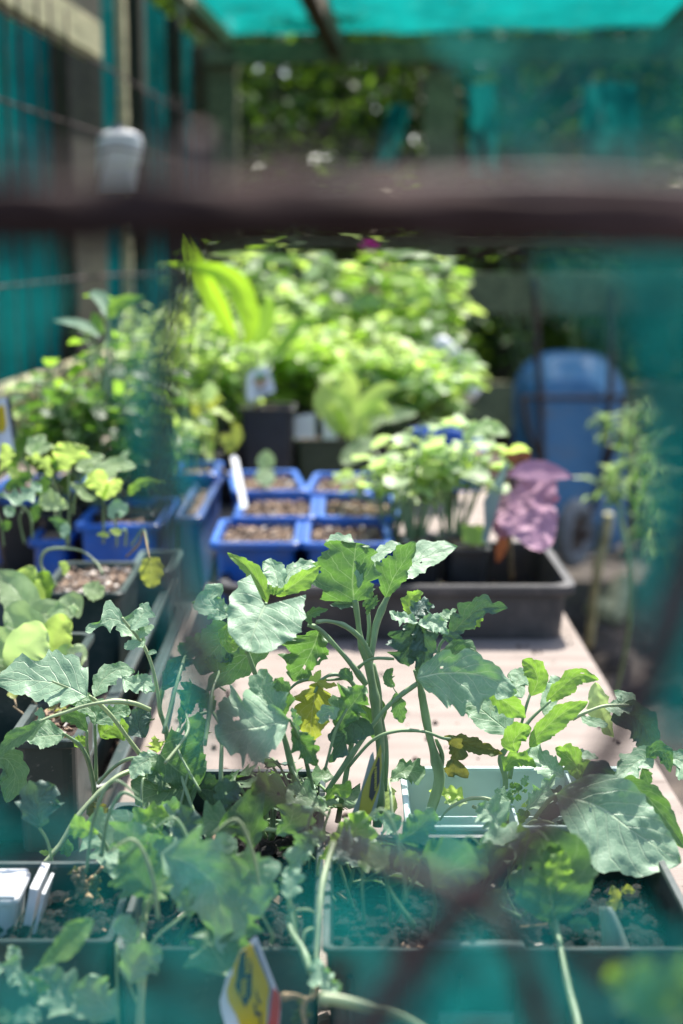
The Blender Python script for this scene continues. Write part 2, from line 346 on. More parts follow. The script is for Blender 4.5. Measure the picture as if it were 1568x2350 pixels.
# ---- leaves
def prof(kind, t):
    if kind == 'round': return (max(0, math.sin(math.pi*(.16+.84*t)**.85)))**.55
    if kind == 'ovate': return max(0, math.sin(math.pi*t**.78))**.75
    if kind == 'lance': return max(0, math.sin(math.pi*t**.9))**.85
    if kind == 'fan': return (min(1, t/.62)**.7)*(1 if t < .72 else max(0, 1-((t-.72)/.28)**2.2))
    if kind == 'oak': return max(0, math.sin(math.pi*t**.85))**.7*(.72+.38*math.sin(2*math.pi*3.4*t-.6))
    if kind == 'strap': return min(1, t*5)*(1 if t < .8 else max(.0, 1-((t-.8)/.2)**2))
    return 1
LEAFN = [0]
def hleaf(parent, fr, mid, wl, wr, mat='kale', d=.85, g=(0, .6), kind='ovate', rag=.16, fold=.12, rip=.05, sweep=.3, holes=(), d1=None, N=36, K=8, lobe=.5, curl=0, name='leaf', seed=None, tooth=.06, crump=.055, cf=3.0):
    """one blade: midrib through picture points at real distance d (metres), half widths in picture units,
       g = how the blade's plane leans away (per metre to the right, per metre up), fold = V of the blade, rip = wavy margin"""
    LEAFN[0] += 1; sd = seed if seed is not None else LEAFN[0]*13.7
    s = FRM[fr][2]; mp = catmull([(*Q(fr, *p), 0) for p in mid], N); base = mp[0]; mb = MB()
    d1 = d if d1 is None else d1; L = sum((mp[i+1]-mp[i]).length for i in range(N-1)); wmax = max(wl, wr)*s; ks = cf/max(1, wmax)
    for i, p in enumerate(mp):
        t = i/(N-1); tg = (mp[min(i+1, N-1)]-mp[max(i-1, 0)]).normalized(); nr = Vector((-tg.y, tg.x, 0))   # picture right-hand side when walking up
        for k in range(-K, K+1):
            v = k/K; side = 1 if v > 0 else -1; w = (wr if v > 0 else wl)*s
            e = prof(kind, t); n1 = noise.noise(Vector((t*4.2, side*3.1, sd))); n2 = noise.noise(Vector((t*13, side*5, sd+9)))
            lb = abs(((t*4.3+side*.21+sd*.37) % 1)*2-1); e *= max(.05, 1+rag*(1.6*n1+1.5*n2+1.35*(lb-.5)+.5*noise.noise(Vector((t*31, side*7, sd+2))))+tooth*(abs(((t*15+side*.3) % 1)*2-1)-.5))
            sw = sweep*abs(v)*w*e
            if kind == 'round': sw -= lobe*w*abs(v)*(1-t)**2.2
            q = p+nr*(v*w*e)+tg*sw
            dd = d+(d1-d)*t
            m = dd/FPX; rel = (q-base)*m
            z = dd+g[0]*rel.x-g[1]*rel.y
            lw = abs(v)*w*e*m
            z += fold*lw*(-1)                                     # V fold: margins towards the viewer
            z += rip*wmax*m*(v*v)*(1.6*math.sin(t*19+side*1.3+sd)+1.2*noise.noise(Vector((t*6, v*2, sd+4))))
            z += rip*.5*wmax*m*noise.noise(Vector((q.x*.035, q.y*.035, sd)))
            z += curl*L*m*t*t
            if crump: z += crump*wmax*m*(noise.noise(Vector((q.x*ks, q.y*ks, sd+7)))+.55*noise.noise(Vector((q.x*ks*2.3, q.y*ks*2.3, sd+17))))
            mb.v.append(P(q.x, q.y, z))
    W = 2*K+1
    for i in range(N-1):
        for k in range(W-1):
            t = (i+.5)/(N-1); v = (k+.5)/K-1
            if any((t-h[0])**2/h[2]**2+(v-h[1])**2/(h[2]*2.2)**2 < 1+.5*noise.noise(Vector((t*40, v*20, sd))) for h in holes): continue
            a = i*W+k; uv = lambda ii, kk: ((kk/K-1), ii/(N-1))
            mb.face((a, a+1, a+W+1, a+W), (uv(i, k), uv(i, k+1), uv(i+1, k+1), uv(i+1, k)))
    # raised midrib on the blade
    return mb.build(name, M[mat], parent, smooth=True)
def hstem(parent, fr, pts, w0, w1, d=.86, d1=None, mat='stem', name='stem', n=9):
    d1 = d if d1 is None else d1; s = FRM[fr][2]; L = len(pts); pp = []
    for i, p in enumerate(pts):
        x, y = Q(fr, p[0], p[1]); dd = d+(d1-d)*i/(L-1)+(p[2] if len(p) > 2 else 0); pp.append(P(x, y, dd))
    p0 = pp[0].x*900; mb = MB(); r0, r1 = w0*s*d/FPX/2, w1*s*d1/FPX/2
    mb.tube(pp, lambda u: (r0+(r1-r0)*u)*(1+.09*math.sin(u*L*2.1+p0)+.22*max(0, math.sin(u*L*1.7+p0))**12), n=n, wob=.3, seg=max(8, L*6)); return mb.build(name, M[mat], parent, smooth=True)
def plate(mb, fr, pts, d, g=(0, 0), th=.0006, ref=None, off=0):
    q = [Q(fr, *p) for p in pts]; r = Q(fr, *(ref or pts[0])); m = d/FPX
    F = [P(x, y, d+off+g[0]*(x-r[0])*m-g[1]*(y-r[1])*m) for x, y in q]; B = [P(x, y, d+off+th+g[0]*(x-r[0])*m-g[1]*(y-r[1])*m) for x, y in q]
    n = len(mb.v); k = len(q); mb.v += F+B
    mb.face([n+i for i in range(k)]); mb.face([n+k+i for i in reversed(range(k))])
    for i in range(k): mb.face((n+i, n+k+i, n+k+(i+1) % k, n+(i+1) % k))
# ---- small leaves for bushy plants: templates (t along, v across)
def template(kind, nt=6, nv=2):
    pts = []
    for i in range(nt+1):
        t = i/nt
        for k in range(-nv, nv+1):
            v = k/nv
            if kind == 'heart': w = .52*prof('round', t); y = t-.22*abs(v)*(1-t)**2
            elif kind == 'oval': w = .34*max(.02, math.sin(math.pi*t))**.7; y = t
            elif kind == 'lance': w = .16*max(.02, math.sin(math.pi*t))**.8; y = t
            elif kind == 'lobed': w = .46*max(.03, math.sin(math.pi*t**.8))**.7*(.75+.35*math.cos(t*18)); y = t+.2*abs(v)*(1-t)
            elif kind == 'fan': w = .55*prof('fan', min(.985, t))*(.9+.15*math.cos(t*25)); y = t+.1*abs(v)
            pts.append((v*w, y, v, t))
    return pts, nt, nv
TPL = {k: template(k) for k in ('heart', 'oval', 'lance', 'lobed', 'fan')}
def addleaf(mb, base, direc, upv, size, kind='heart', fold=.25, droop=.35, rnd=random, wide=1.0):
    pts, nt, nv = TPL[kind]; d = direc.normalized(); x = d.cross(upv)
    if x.length < 1e-4: x = d.orthogonal()
    x.normalize(); z = x.cross(d).normalized(); n = len(mb.v); ph = rnd.uniform(0, 6)
    for px, py, v, t in pts:
        h = fold*abs(px)-droop*py*py*.6+.05*math.sin(py*9+ph)*abs(v)
        mb.v.append(base+x*(px*size*wide)+d*(py*size)+z*(h*size))
    W = 2*nv+1
    for i in range(nt):
        for k in range(W-1):
            a = n+i*W+k; t0 = i/nt; t1 = (i+1)/nt; v0 = k/nv-1; v1 = (k+1)/nv-1
            mb.face((a, a+1, a+W+1, a+W), ((v0, t0), (v1, t0), (v1, t1), (v0, t1)))
def bushy(name, label, cat, base, height, spread, nst, nlf, lsize, mats, kind='heart', seed=1, group=None, lean=(0, 0), upb=.7, lo=.15, petiole=.6, smat='stem', splash=None, wide=1.0, droop=.35):
    rnd = random.Random(seed); base = Vector(base); o = thing(name, base, label, cat, group); st = MB(); lf = MB(); mats = mats if isinstance(mats, list) else [mats]
    for s in range(nst):
        an = rnd.uniform(0, 6.283); rr = spread*math.sqrt(rnd.uniform(.02, 1)); h = height*rnd.uniform(.55, 1.0)*(1-.25*rr/spread)
        top = base+Vector((math.cos(an)*rr+lean[0]*h, math.sin(an)*rr+lean[1]*h, h))
        b0 = base+Vector((math.cos(an)*rr*.18, math.sin(an)*rr*.18, -.004)); mid = b0.lerp(top, .5)+Vector((0, 0, h*.12))+Vector((rnd.uniform(-.1, .1)*h, rnd.uniform(-.1, .1)*h, 0))
        path = catmull([b0, mid, top], 10); r0 = .0012+height*.006; st.tube(path, lambda u: r0*(1-.6*u), n=5, seg=10)
        k = max(2, nlf//nst)
        for i in range(k):
            t = lo+(1-lo)*((i+rnd.uniform(0, .9))/k); t = min(t, .999); idx = t*9; p = path[int(idx)].lerp(path[min(9, int(idx)+1)], idx-int(idx))
            a2 = i*2.4+rnd.uniform(-.5, .5); el = rnd.uniform(-.1, .9) if t < .95 else rnd.uniform(.5, 1.3)
            dv = Vector((math.cos(a2)*math.cos(el), math.sin(a2)*math.cos(el), math.sin(el))); sz = lsize*rnd.uniform(.4, 1.4)*(1.1-.35*t)
            q = p+dv*sz*petiole*rnd.uniform(.6, 1.2)+Vector((0, 0, sz*.1)); st.tube([p, q], .0006+lsize*.012, n=4)
            d2 = Vector((dv.x, dv.y, dv.z*.3-.15+rnd.uniform(-.3, .3))); u2 = Vector((rnd.uniform(-.45, .45), rnd.uniform(-.45, .45), 1))
            lf.cur = rnd.choices(range(len(mats)), weights=[1/(j+1) for j in range(len(mats))])[0]
            addleaf(lf, q, d2, u2, sz, kind, rnd=rnd, wide=wide, droop=droop)
    st.build('stems', M[smat], o, smooth=True); lf.build('foliage', [M[m] for m in mats], o, smooth=True); return o
# ------------------------------------------------------------------ the setting: ground
mb = MB(); mb.quad((-60, -40, 0), (60, -40, 0), (60, 90, 0), (-60, 90, 0)); gd = mb.build('ground', M['ground']); tag(gd, kind='structure')
rnd = random.Random(5); mb = MB(); NX = 70; NY = 90
for j in range(NY+1):
    for i in range(NX+1):
        x = .2+2.4*i/NX; y = 1.0+5.2*j/NY
        h = .02+.05*max(0, noise.noise(Vector((x*2.2, y*2.2, 0)))+.25)+.03*noise.noise(Vector((x*9, y*9, 2)))+.012*noise.noise(Vector((x*30, y*30, 2)))
        e = min(1, i/4, (NX-i)/4, j/4, (NY-j)/4); mb.v.append(Vector((x, y, h*e-.004*(1-e))))
for j in range(NY):
    for i in range(NX): a = j*(NX+1)+i; mb.face((a, a+1, a+NX+2, a+NX+1))
tag(mb.build('soil', M['ground'], smooth=True), kind='structure')
# ------------------------------------------------------------------ shade house frame (its own axes, turned 3.5 degrees)
TH = R(3.52); U = Vector((math.sin(TH), math.cos(TH), 0)); V = Vector((math.cos(TH), -math.sin(TH), 0)); AX = 6.0; LW = -.88
def loc(p): return Vector((p.dot(V), p.dot(U), p.z))
def SB(x, y, ax=AX):
    r = ray(x, y); return loc(CAM+r*((ax-CAM.dot(U))/r.dot(U)))
def SW(x, y, lat=LW):
    r = ray(x, y); return loc(CAM+r*((lat-CAM.dot(V))/r.dot(V)))
H = thing('shade_house', (0, 0, 0), 'timber framed shade house with green cloth roof and side wall', 'shade house', rz=-TH)
def hpart(name, m, *bars):
    mb = MB()
    for b in bars: mb.bar(*b)
    return mb.build(name, M[m], H, local=True)
ZR = SB(784, 100).z
def vbar(x0, x1, y, ax, thick, z0=0, z1=ZR, name='post', m='wood'):
    a = SB(x0, y, ax).x; b = SB(x1, y, ax).x; c = (a+b)/2
    return hpart(name, m, ((c, ax, z0), (c, ax, z1), b-a, thick, (0, 1, 0)))
vbar(440, 480, 300, AX, .03, name='corner_board', m='wood_b'); vbar(480, 546, 300, AX, .09); vbar(972, 1046, 600, AX, .09)
xr = SB(1640, 600).x; hpart('post', 'wood', ((xr, AX, 0), (xr, AX, ZR), .11, .09, (0, 1, 0)))
xr2 = 2.6; hpart('post', 'wood', ((xr2, AX, 0), (xr2, AX, ZR), .11, .09, (0, 1, 0)))
x0 = SB(505, 100).x
hpart('top_beam', 'wood', ((x0-.05, AX-.07, ZR-.045), (xr2+.1, AX-.07, ZR-.045), .05, .085, (0, 0, 1)))
zb = SB(1100, 672).z; hpart('back_board', 'wood', ((SB(1047, 600).x, AX-.03, zb), (xr2, AX-.03, zb), .03, SB(1100, 625).z-SB(1100, 720).z, (0, 0, 1)))
zb = SB(1100, 930).z; hpart('back_board', 'wood', ((SB(1047, 600).x, AX-.03, zb), (xr2, AX-.03, zb), .03, .2, (0, 0, 1)))
zb = SB(1100, 545).z; hpart('back_board', 'wood', ((SB(547, 600).x, AX-.02, zb), (xr2, AX-.02, zb), .03, .05, (0, 0, 1)))
# rafters running towards the viewer
for (px, w, h, m, yy) in ((532, .035, .05, 'wood_l', 100), (775, .055, .09, 'wood_b', 112), (1500, .05, .09, 'wood_b', 112)):
    q = SB(px, yy); hpart('rafter', m, ((q.x, AX-.1, q.z), (q.x, 2.9, q.z), w, h, (0, 0, 1)))
hpart('brace', 'wood_l', (SB(420, 20, 5.1), SB(505, 96, 5.75), .03, .05, (0, 0, 1)))
# left wall : posts, rails, low fence boards
p = SW(225, 300); hpart('post', 'wood_shade', ((LW-.05, p.y+.0, 0), (LW-.05, p.y, ZR), .05, SW(262, 300).y-SW(190, 300).y, (0, 1, 0)))
# pale weathered upright, slightly ragged
mb = MB(); a = SW(281, 200, LW+.06); rings = []
for i in range(25):
    z = 2.1-i*.065; w = .022+.004*noise.noise(Vector((0, 0, z*9))); dx = .004*noise.noise(Vector((5, 0, z*4)))
    rings.append([(a.x+dx-w*.5, a.y-w, z), (a.x+dx+w*.5, a.y-w, z), (a.x+dx+w*.5, a.y+w, z), (a.x+dx-w*.5, a.y+w, z)])
mb.loft(rings, cap=True); mb.build('batten', M['wood_l'], H, local=True)
q0 = SW(0, 30, -.80); q1 = SW(212, 92, -.80); zc = (SW(200, 46, -.80).z+SW(200, 128, -.80).z)/2
hpart('top_rail', 'wood_l', ((-.80, q0.y-.9, zc), (-.80, q1.y, zc), .045, abs(SW(200, 46, -.80).z-SW(200, 128, -.80).z), (0, 0, 1)))
q0 = SW(-200, 950, -.80); q1 = SW(225, 832, -.80)
hpart('low_rail', 'wood_l', ((-.80, q0.y, q1.z), (-.80, q1.y+.9, q1.z), .05, .035, (0, 0, 1)))
yy = q0.y
while yy < q1.y+.8:
    hpart('low_board', 'wood_l', ((-.83, yy, .25), (-.83, yy, q1.z-.02), .02, .085, (0, 1, 0))); yy += .115
for yv in (4.6, 5.3): hpart('post', 'wood_shade', ((LW-.05, yv, 0), (LW-.05, yv, ZR), .05, .07, (0, 1, 0)))
def sheet(name, m, fn, nu, nv, parent, th=.0008):
    mb = MB(); mb.v = [Vector(fn(i/nu, j/nv)) for j in range(nv+1) for i in range(nu+1)]
    for j in range(nv):
        for i in range(nu): a = j*(nu+1)+i; mb.face((a, a+1, a+nu+2, a+nu+1))
    return mb.build(name, M[m], parent, smooth=True, local=True)
sheet('wall_cloth', 'cloth_wall', lambda u, v: (LW-.09+.018*noise.noise(Vector((u*14, v*2, 0)))+.003*math.sin(u*55), 1.6+u*4.45, .15+v*(ZR-.13)), 120, 16, H)
sheet('roof_cloth', 'cloth_roof', lambda u, v: (x0-.02+u*3.5, 5.0+v*1.1, ZR+.06+.03*noise.noise(Vector((u*7, v*4, 3)))+.012*noise.noise(Vector((u*25, v*14, 3)))), 60, 40, H)
# strips of the same cloth hanging beyond the back opening
for (xa, xb, ya, yb, dd, lb) in ((855, 905, 240, 400, 6.5, 'narrow strip of green cloth hanging beyond the back opening'), (1085, 1150, 190, 420, 6.6, 'green cloth strip hanging just right of the back post'), (1350, 1480, 190, 520, 6.4, 'widest strip of green cloth hanging beyond the back wall')):
    mb = MB(); a = P(xa, ya, dd); b = P(xb, yb, dd); n_ = 14
    for j in range(n_+1):
        for i2 in range(7):
            u = i2/6; v = j/n_; mb.v.append(Vector((a.x+(b.x-a.x)*u+.08*(1-v)*(1 if xa < 1000 else -.4), a.y+.03*math.sin(u*9+v*2), a.z+(b.z-a.z)*v)))
    for j in range(n_):
        for i2 in range(6): q_ = j*7+i2; mb.face((q_, q_+1, q_+8, q_+7))
    tag(mb.build('cloth_strip', M['cloth_wall'], smooth=True), lb, 'cloth strip')
# ------------------------------------------------------------------ wire mesh panel leaning against the left wall
W_ = thing('wire_mesh_panel', (0, 0, 0), 'rusty reinforcing wire mesh standing along the green cloth side wall', 'wire mesh', rz=-TH)
zs = [SW(100, y_, -.74).z for y_ in (70, 284, 655)]
mb = MB()
for z in (SW(0, 20, -.74).z, SW(0, 230, -.74).z, SW(0, 660, -.74).z): mb = MB(); mb.tube([(-.74, 2.2, z), (-.745, 3.3, z+.004), (-.74, 3.75, z-.002), (-.74, 4.6, z-.004)], .0032, n=6); mb.build('horizontal_wire', M['rustwire'], W_, smooth=True, local=True)
rr_ = random.Random(3)
for px, yb_ in ((15, 845), (88, 860), (155, 840), (45, 850), (118, 850), (350, 700), (364, 720), (385, 700), (402, 690), (420, 700), (330, 700)):
    q = SW(px, 300, -.74); zt = SW(15, -60, -.74).z if px < 200 else SW(px, 225+rr_.uniform(-20, 20), -.74).z; dz = rr_.uniform(-.012, .012)
    mb = MB(); mb.tube([(-.735, q.y, zt), (-.735, q.y+dz, (zt+.9)/2), (-.735, q.y+dz*.4, .9)], .0028, n=6); mb.build('vertical_wire', M['rustwire'], W_, smooth=True, local=True)
# ------------------------------------------------------------------ white jug hung on the mesh
c = P(272, 378, 3.25); J = thing('plastic_container', c-Vector((0, 0, .07)), 'pale white plastic container tied flat to the rusty wire mesh', 'container')
mb = MB(); rings = []
for z, w, l in ((-.078, .036, .020), (-.074, .042, .026), (-.01, .044, .028), (.0, .047, .030), (.045, .050, .030), (.066, .046, .028), (.074, .030, .018), (.076, .02, .012)):
    rings.append([c+Vector((x+.006*math.sin(z*30), y, z)) for x, y in rrect(w*2, l*2, .018)])
mb.loft(rings, cap=True); mb.build('body', M['white'], J, smooth=False)
mb = MB(); mb.tube([c+Vector((-.055, -.031, .02)), c+Vector((0, -.034, .035)), c+Vector((.056, -.031, .022))], .0022, n=6); mb.tube([c+Vector((-.02, -.033, .03)), c+Vector((-.045, -.033, -.06))], .002, n=6); mb.build('tie', M['metal'], J, smooth=True)
mb = MB(); mb.tube([c+Vector((0, 0, .074)), c+Vector((0, 0, .088))], .012, n=12); mb.build('cap', M['inkgrey'], J, smooth=False)
# ------------------------------------------------------------------ work table
TZ = .75; T = thing('potting_table', (-.3, 1.9, 0), 'long potting table with a pale weathered board top', 'table')
mb = MB()
x1 = .262; xs = [(-.86, -.302), (-.298, .262)]
for a, b in ((-.86, .262),): mb.box(((a+b)/2, 1.88, TZ-.012), (b-a, 2.86, .024), None, .002)
mb.build('table_top', M['table'], T)
mb = MB()
for xx in (-.80, .19):
    mb = MB(); mb.box((xx, 1.88, TZ-.065), (.04, 2.7, .08), None, .003); mb.build('apron', M['wood_b'], T)
for xx in (-.80, .19):
    for y_ in (.6, 1.9, 3.15):
        mb = MB(); mb.box((xx, y_+.05, (TZ-.106)/2), (.05, .05, TZ-.106), None, .003); mb.build('leg', M['wood_b'], T)
rd = random.Random(91); mb = MB()
for i in range(420):
    x = rd.uniform(-.8, .255); y = rd.uniform(.9, 2.2); s = rd.uniform(.0008, .003); mb.sphere((x, y, TZ+s*.4), s, 6, 4, (1, 1, .7), .6)
tag(mb.build('soil_crumbs', M['soil_l']), 'scattered soil crumbs on the pale table board', 'crumbs', kind='stuff')
mb = MB(); q = SB(730, 82, 5.85); rd = random.Random(17)
for i in range(130):
    p_ = Vector((q.x+rd.gauss(0, .12), 5.85+rd.gauss(0, .06), ZR+.075+rd.uniform(0, .03))); addp = V*p_.x+U*p_.y+Vector((0, 0, p_.z)); a = Vector((rd.gauss(0, 1), rd.gauss(0, 1), rd.gauss(0, .25))).normalized(); b = a.cross(Vector((0, 0, 1))); s_ = rd.uniform(.03, .06)
    mb.quad(addp, addp+a*s_*.5+b*s_*.25, addp+a*s_, addp+a*s_*.5-b*s_*.25)
tag(mb.build('leaf_litter', M['deep']), 'dead leaves lying in a heap on the green roof cloth', 'leaf litter', kind='stuff')
# ------------------------------------------------------------------ hedge trees beyond
def tree(name, label, x, y, h, rad, n, seed, mats, cz=None, cat='tree', lsz=.07, flat=.9, group='trees beyond the shade house'):
    rd = random.Random(seed); o = thing(name, (x, y, 0), label, cat, group); mb = MB()
    mb.tube([(x, y, -.05), (x+.05, y, h*.3), (x-.03, y+.05, h*.62)], lambda u: rad*.09*(1-.5*u), n=9, wob=.3)
    for k in range(9):
        a = rd.uniform(0, 6.3); z0 = h*rd.uniform(.12, .55); r_ = rad*rd.uniform(.5, .9)
        mb.tube([(x, y, z0), (x+math.cos(a)*r_*.5, y+math.sin(a)*r_*.5, z0+h*.1), (x+math.cos(a)*r_, y+math.sin(a)*r_, z0+h*.25)], lambda u: rad*.03*(1-.7*u), n=5)
    mb.build('trunk', M['bark'], o, smooth=True)
    lf = MB(); cl = [(Vector((rd.gauss(0, .42)*rad, rd.gauss(0, .42)*rad, h*rd.uniform(.12, .98)))) for _ in range(34)]
    for i in range(n):
        c_ = rd.choice(cl); dv = Vector((rd.gauss(0, 1), rd.gauss(0, 1), rd.gauss(0, .8))).normalized()*rad*.34*rd.uniform(.4, 1)**.5
        p_ = Vector((x, y, 0))+c_+dv
        if p_.z < .05: continue
        s_ = lsz*rd.uniform(.6, 1.4); a = Vector((rd.gauss(0, 1), rd.gauss(0, 1), rd.gauss(-.3, .6))).normalized(); b = a.cross(Vector((rd.gauss(0, .5), rd.gauss(0, .5), 1))).normalized()
        lf.cur = 0 if rd.random() < .8 else 1; m_ = p_+a*s_*.5; nn = len(lf.v)
        lf.v += [p_, m_+b*s_*.32, p_+a*s_, m_-b*s_*.32]; lf.face((nn, nn+1, nn+2, nn+3), ((0, 0), (1, .5), (0, 1), (-1, .5)))
    lf.build('crown', [M[m] for m in mats], o); return o
tree('bushy_tree', 'dark bushy tree directly behind the open back of the shade house', -.35, 8.0, 3.4, 1.3, 13000, 1, ('hedge', 'green'))
tree('bushy_tree', 'dense dark tree behind the timber post at the back', 1.0, 8.6, 3.6, 1.5, 13000, 2, ('hedge', 'hedge'))
tree('bushy_tree', 'leafy tree beyond the back boards and blue wheelbarrow', 2.6, 8.0, 3.3, 1.3, 12000, 3, ('hedge', 'green'))
tree('bushy_tree', 'leafy tree beyond the corner where side wall meets back', -2.3, 8.6, 3.6, 1.5, 8000, 4, ('hedge', 'hedge'))
tree('bushy_tree', 'tree standing farthest right behind the shade house', 4.6, 8.8, 3.6, 1.7, 7000, 6, ('hedge', 'hedge'))
lf = MB(); rd = random.Random(77)
for i in range(17000):
    x = rd.uniform(-9, 11); z = 4.6*rd.random()**1.1; y = 11+rd.uniform(-.5, 1.2)+.6*noise.noise(Vector((x, z, 0))); p_ = Vector((x, y, z)); s_ = rd.uniform(.18, .34)
    a = Vector((rd.gauss(0, 1), rd.gauss(0, .5), rd.gauss(0, 1))).normalized(); b = a.cross(Vector((0, 1, rd.gauss(0, .5)))).normalized(); m_ = p_+a*s_*.5; nn = len(lf.v)
    lf.v += [p_, m_+b*s_*.36, p_+a*s_, m_-b*s_*.36]; lf.face((nn, nn+1, nn+2, nn+3), ((0, 0), (1, .5), (0, 1), (-1, .5)))
tag(lf.build('treeline', M['hedge']), 'far dark mass of trees behind the garden', 'trees', kind='stuff')
# low bushes right behind back wall
bushy('leafy_shrub', 'low shrub growing behind the back opening under the top beam', 'shrub', (-.35, 6.9, 0), 1.75, .6, 16, 420, .085, ['hedge', 'green'], 'oval', 21, 'shrubs behind the back opening')
bushy('leafy_shrub', 'taller shrub growing just left of the back timber post', 'shrub', (.25, 6.8, 0), 1.85, .5, 14, 420, .08, ['green', 'hedge', 'lime'], 'oval', 22, 'shrubs behind the back opening')
bushy('leafy_shrub', 'shrub growing right of the back timber post', 'shrub', (1.1, 7.0, 0), 1.8, .6, 14, 360, .085, ['hedge', 'green'], 'oval', 23, 'shrubs behind the back opening')
# ------------------------------------------------------------------ wheelbarrow standing on its nose
bc = G(1305, 1262, 0); by = 4.55; k_ = by/3264
def BP(x, y, dy=0): return P(x, y, by+dy)
B = thing('wheelbarrow', (BP(1305, 1300).x, by, 0), 'blue wheelbarrow stood on end against the back boards', 'wheelbarrow')
mb = MB(); rings = []
def brrect(cx, cy, w, h, r, dd, n=6, top=1.0):
    out = []
    for ax_, ay_, a0 in ((1, 1, -90), (1, -1, 0), (-1, -1, 90), (-1, 1, 180)):
        rr = r*top if ay_ < 0 else r*.5
        ccx = cx+ax_*(w/2-rr); ccy = cy+ay_*(h/2-rr)
        for i in range(n+1):
            a = R(a0+90*i/n); out.append(BP(ccx+rr*math.cos(a), ccy-rr*math.sin(a), dd))
    return out
for dd, w, h, r in ((.0, 150, 300, 50), (.004, 168, 330, 60), (.10, 228, 425, 86), (.17, 246, 446, 92), (.172, 258, 458, 96), (.18, 258, 458, 96), (.18, 242, 440, 90), (.012, 160, 320, 56)):
    rings.append(brrect(1308, 1035, w, h, r, dd))
mb.loft(rings, cap=True); mb.build('tub', M['barrow'], B, smooth=False)
def btube(name, pts, r, m='metal'):
    mb = MB(); mb.tube([BP(*q) for q in pts], r, n=8); return mb.build(name, M[m], B, smooth=True)
btube('handle', [(1229, 640, -.12), (1232, 780, -.10), (1240, 900, -.07), (1246, 1060, -.04), (1268, 1200, -.02)], .011)
btube('handle', [(1404, 660, .1), (1404, 800, .02), (1400, 912, -.05), (1385, 1080, -.04), (1345, 1210, -.02)], .011)
btube('leg', [(1200, 912, -.10), (1213, 985, -.15), (1246, 1068, -.05)], .010); btube('leg', [(1430, 912, -.10), (1425, 985, -.15), (1392, 1068, -.05)], .010)
btube('cross_bar', [(1194, 912, -.10), (1310, 914, -.09), (1434, 912, -.10)], .008)
mb = MB(); wc = BP(1318, 1225, -.30); wr = .105; wa = Vector((.82, -.57, 0)).normalized(); wb = Vector((.57, .82, 0)); pr = []
rings = []
for i in range(28):
    a = 2*math.pi*i/28; rd_ = wb*math.cos(a)+Vector((0, 0, 1))*math.sin(a); cc = wc+rd_*(wr-.026)
    rings.append([cc+rd_*math.cos(b)*.026*(1+.06*(i % 2))+wa*math.sin(b)*.026 for b in [2*math.pi*j/10 for j in range(10)]])
rings.append(rings[0]); mb.loft(rings); whl = mb.build('wheel', M['rubber'], B, smooth=True)
mb = MB(); mb.tube([wc-wa*.012, wc+wa*.012], wr-.05, n=20); mb.tube([wc-wa*.05, wc+wa*.05], .012, n=10); rm_ = mb.build('rim', M['metal'], B, smooth=False)
btube('axle', [(1268, 1200, -.02), (1312, 1225, -.30), (1345, 1210, -.02)], .010)
# gloves / rags on barrow grip: pale clods behind
# ------------------------------------------------------------------ stick, log and clods on the ground at right
mb = MB(); mb.tube([P(1396, 1180, 2.7), P(1388, 1240, 2.72), P(1370, 1320, 2.75), P(1352, 1480, 2.9)], lambda u: .011-.003*u, n=8, wob=.4); tag(mb.build('garden_stake', M['wood_l'], smooth=True), 'pale weathered stick standing behind the black tray near the wheel', 'stick')
mb = MB(); a_ = G(1440, 1375, .1); b_ = G(1378, 1425, .06)
mb.tube([a_+Vector((0, 0, .06)), a_.lerp(b_, .5)+Vector((0, 0, .02)), b_], lambda u: .035+.03*u, n=9, wob=.5); tag(mb.build('broken_branch', M['wood_l'], smooth=True), 'short pale piece of broken wood lying on the earth at right', 'branch')
rd = random.Random(9); g_ = 'clods of earth beside the table'
for i, (x, y, r_) in enumerate(((1375, 1440, .10), (1405, 1475, .08), (1440, 1500, .11), (1385, 1510, .09), (1430, 1560, .12), (1405, 1600, .07), (1470, 1590, .10), (1450, 1450, .06))):
    mb = MB(); q = G(x, y, .03); mb.sphere(q, r_, 16, 12, (1.1, .8, .6), .5); o = mb.build('earth_clod', M['ground'], smooth=True); tag(o, ('lightest brown earth clod by the broken branch', 'small earth clod just below the broken branch', 'earth clod out from the table, level with the tray shadow', 'earth clod touching the table edge line', 'large low earth clod farther down the table edge', 'smallest clod of earth by the table edge', 'low clod nearest the torn cloth', 'half hidden clod behind the broken branch')[i], 'clod', g_)
# pale path strip to the right of the table
mb = MB(); 
for (x, y, w, l, rz) in ((.9, 1.55, .5, .7, -.04),):
    mb.box((x, y, .065), (w, l, .05), Matrix.Rotation(rz, 3, 'Z'), .008)
tag(mb.build('path', M['table']), kind='structure')
# ------------------------------------------------------------------ trays and pots on the table
gB = 'blue seed punnets on the table'
pxpot('seed_tray', 'long shallow black seed tray with blue punnets standing in it', 'tray', 497, 1328, 1345, 1240, .812, .060, M['tray'], soil=True, level=.12, chips=220, seed=3, taper=.93, rim=.009, rad=.02, perl=.35, lip=.008)
SB1 = dict(smat='soil_l', group=gB, rim=.007, chips=260, perl=.10, level=.86, chipsize=.0062, rad=.010, lip=.006, taper=.82)
pxpot('seed_punnet', 'blue two celled punnet of bare soil at the front of the black tray', 'punnet', 478, 903, 1246, 1190, .848, .083, M['blue'], cells=(2, 1), seed=11, **SB1)
pxpot('seed_punnet', 'blue two celled punnet directly behind the front blue punnet', 'punnet', 532, 922, 1186, 1134, .853, .083, M['blue'], cells=(2, 1), seed=13, **SB1)
pxpot('seed_punnet', 'blue punnet with a round leaved sprout before the tall black pot', 'punnet', 515, 690, 1126, 1078, .860, .083, M['blue'], seed=14, rz=.12, **SB1)
pxpot('seed_punnet', 'blue punnet before the dark green pot', 'punnet', 704, 862, 1130, 1084, .858, .083, M['blue'], seed=15, rz=-.08, **SB1)
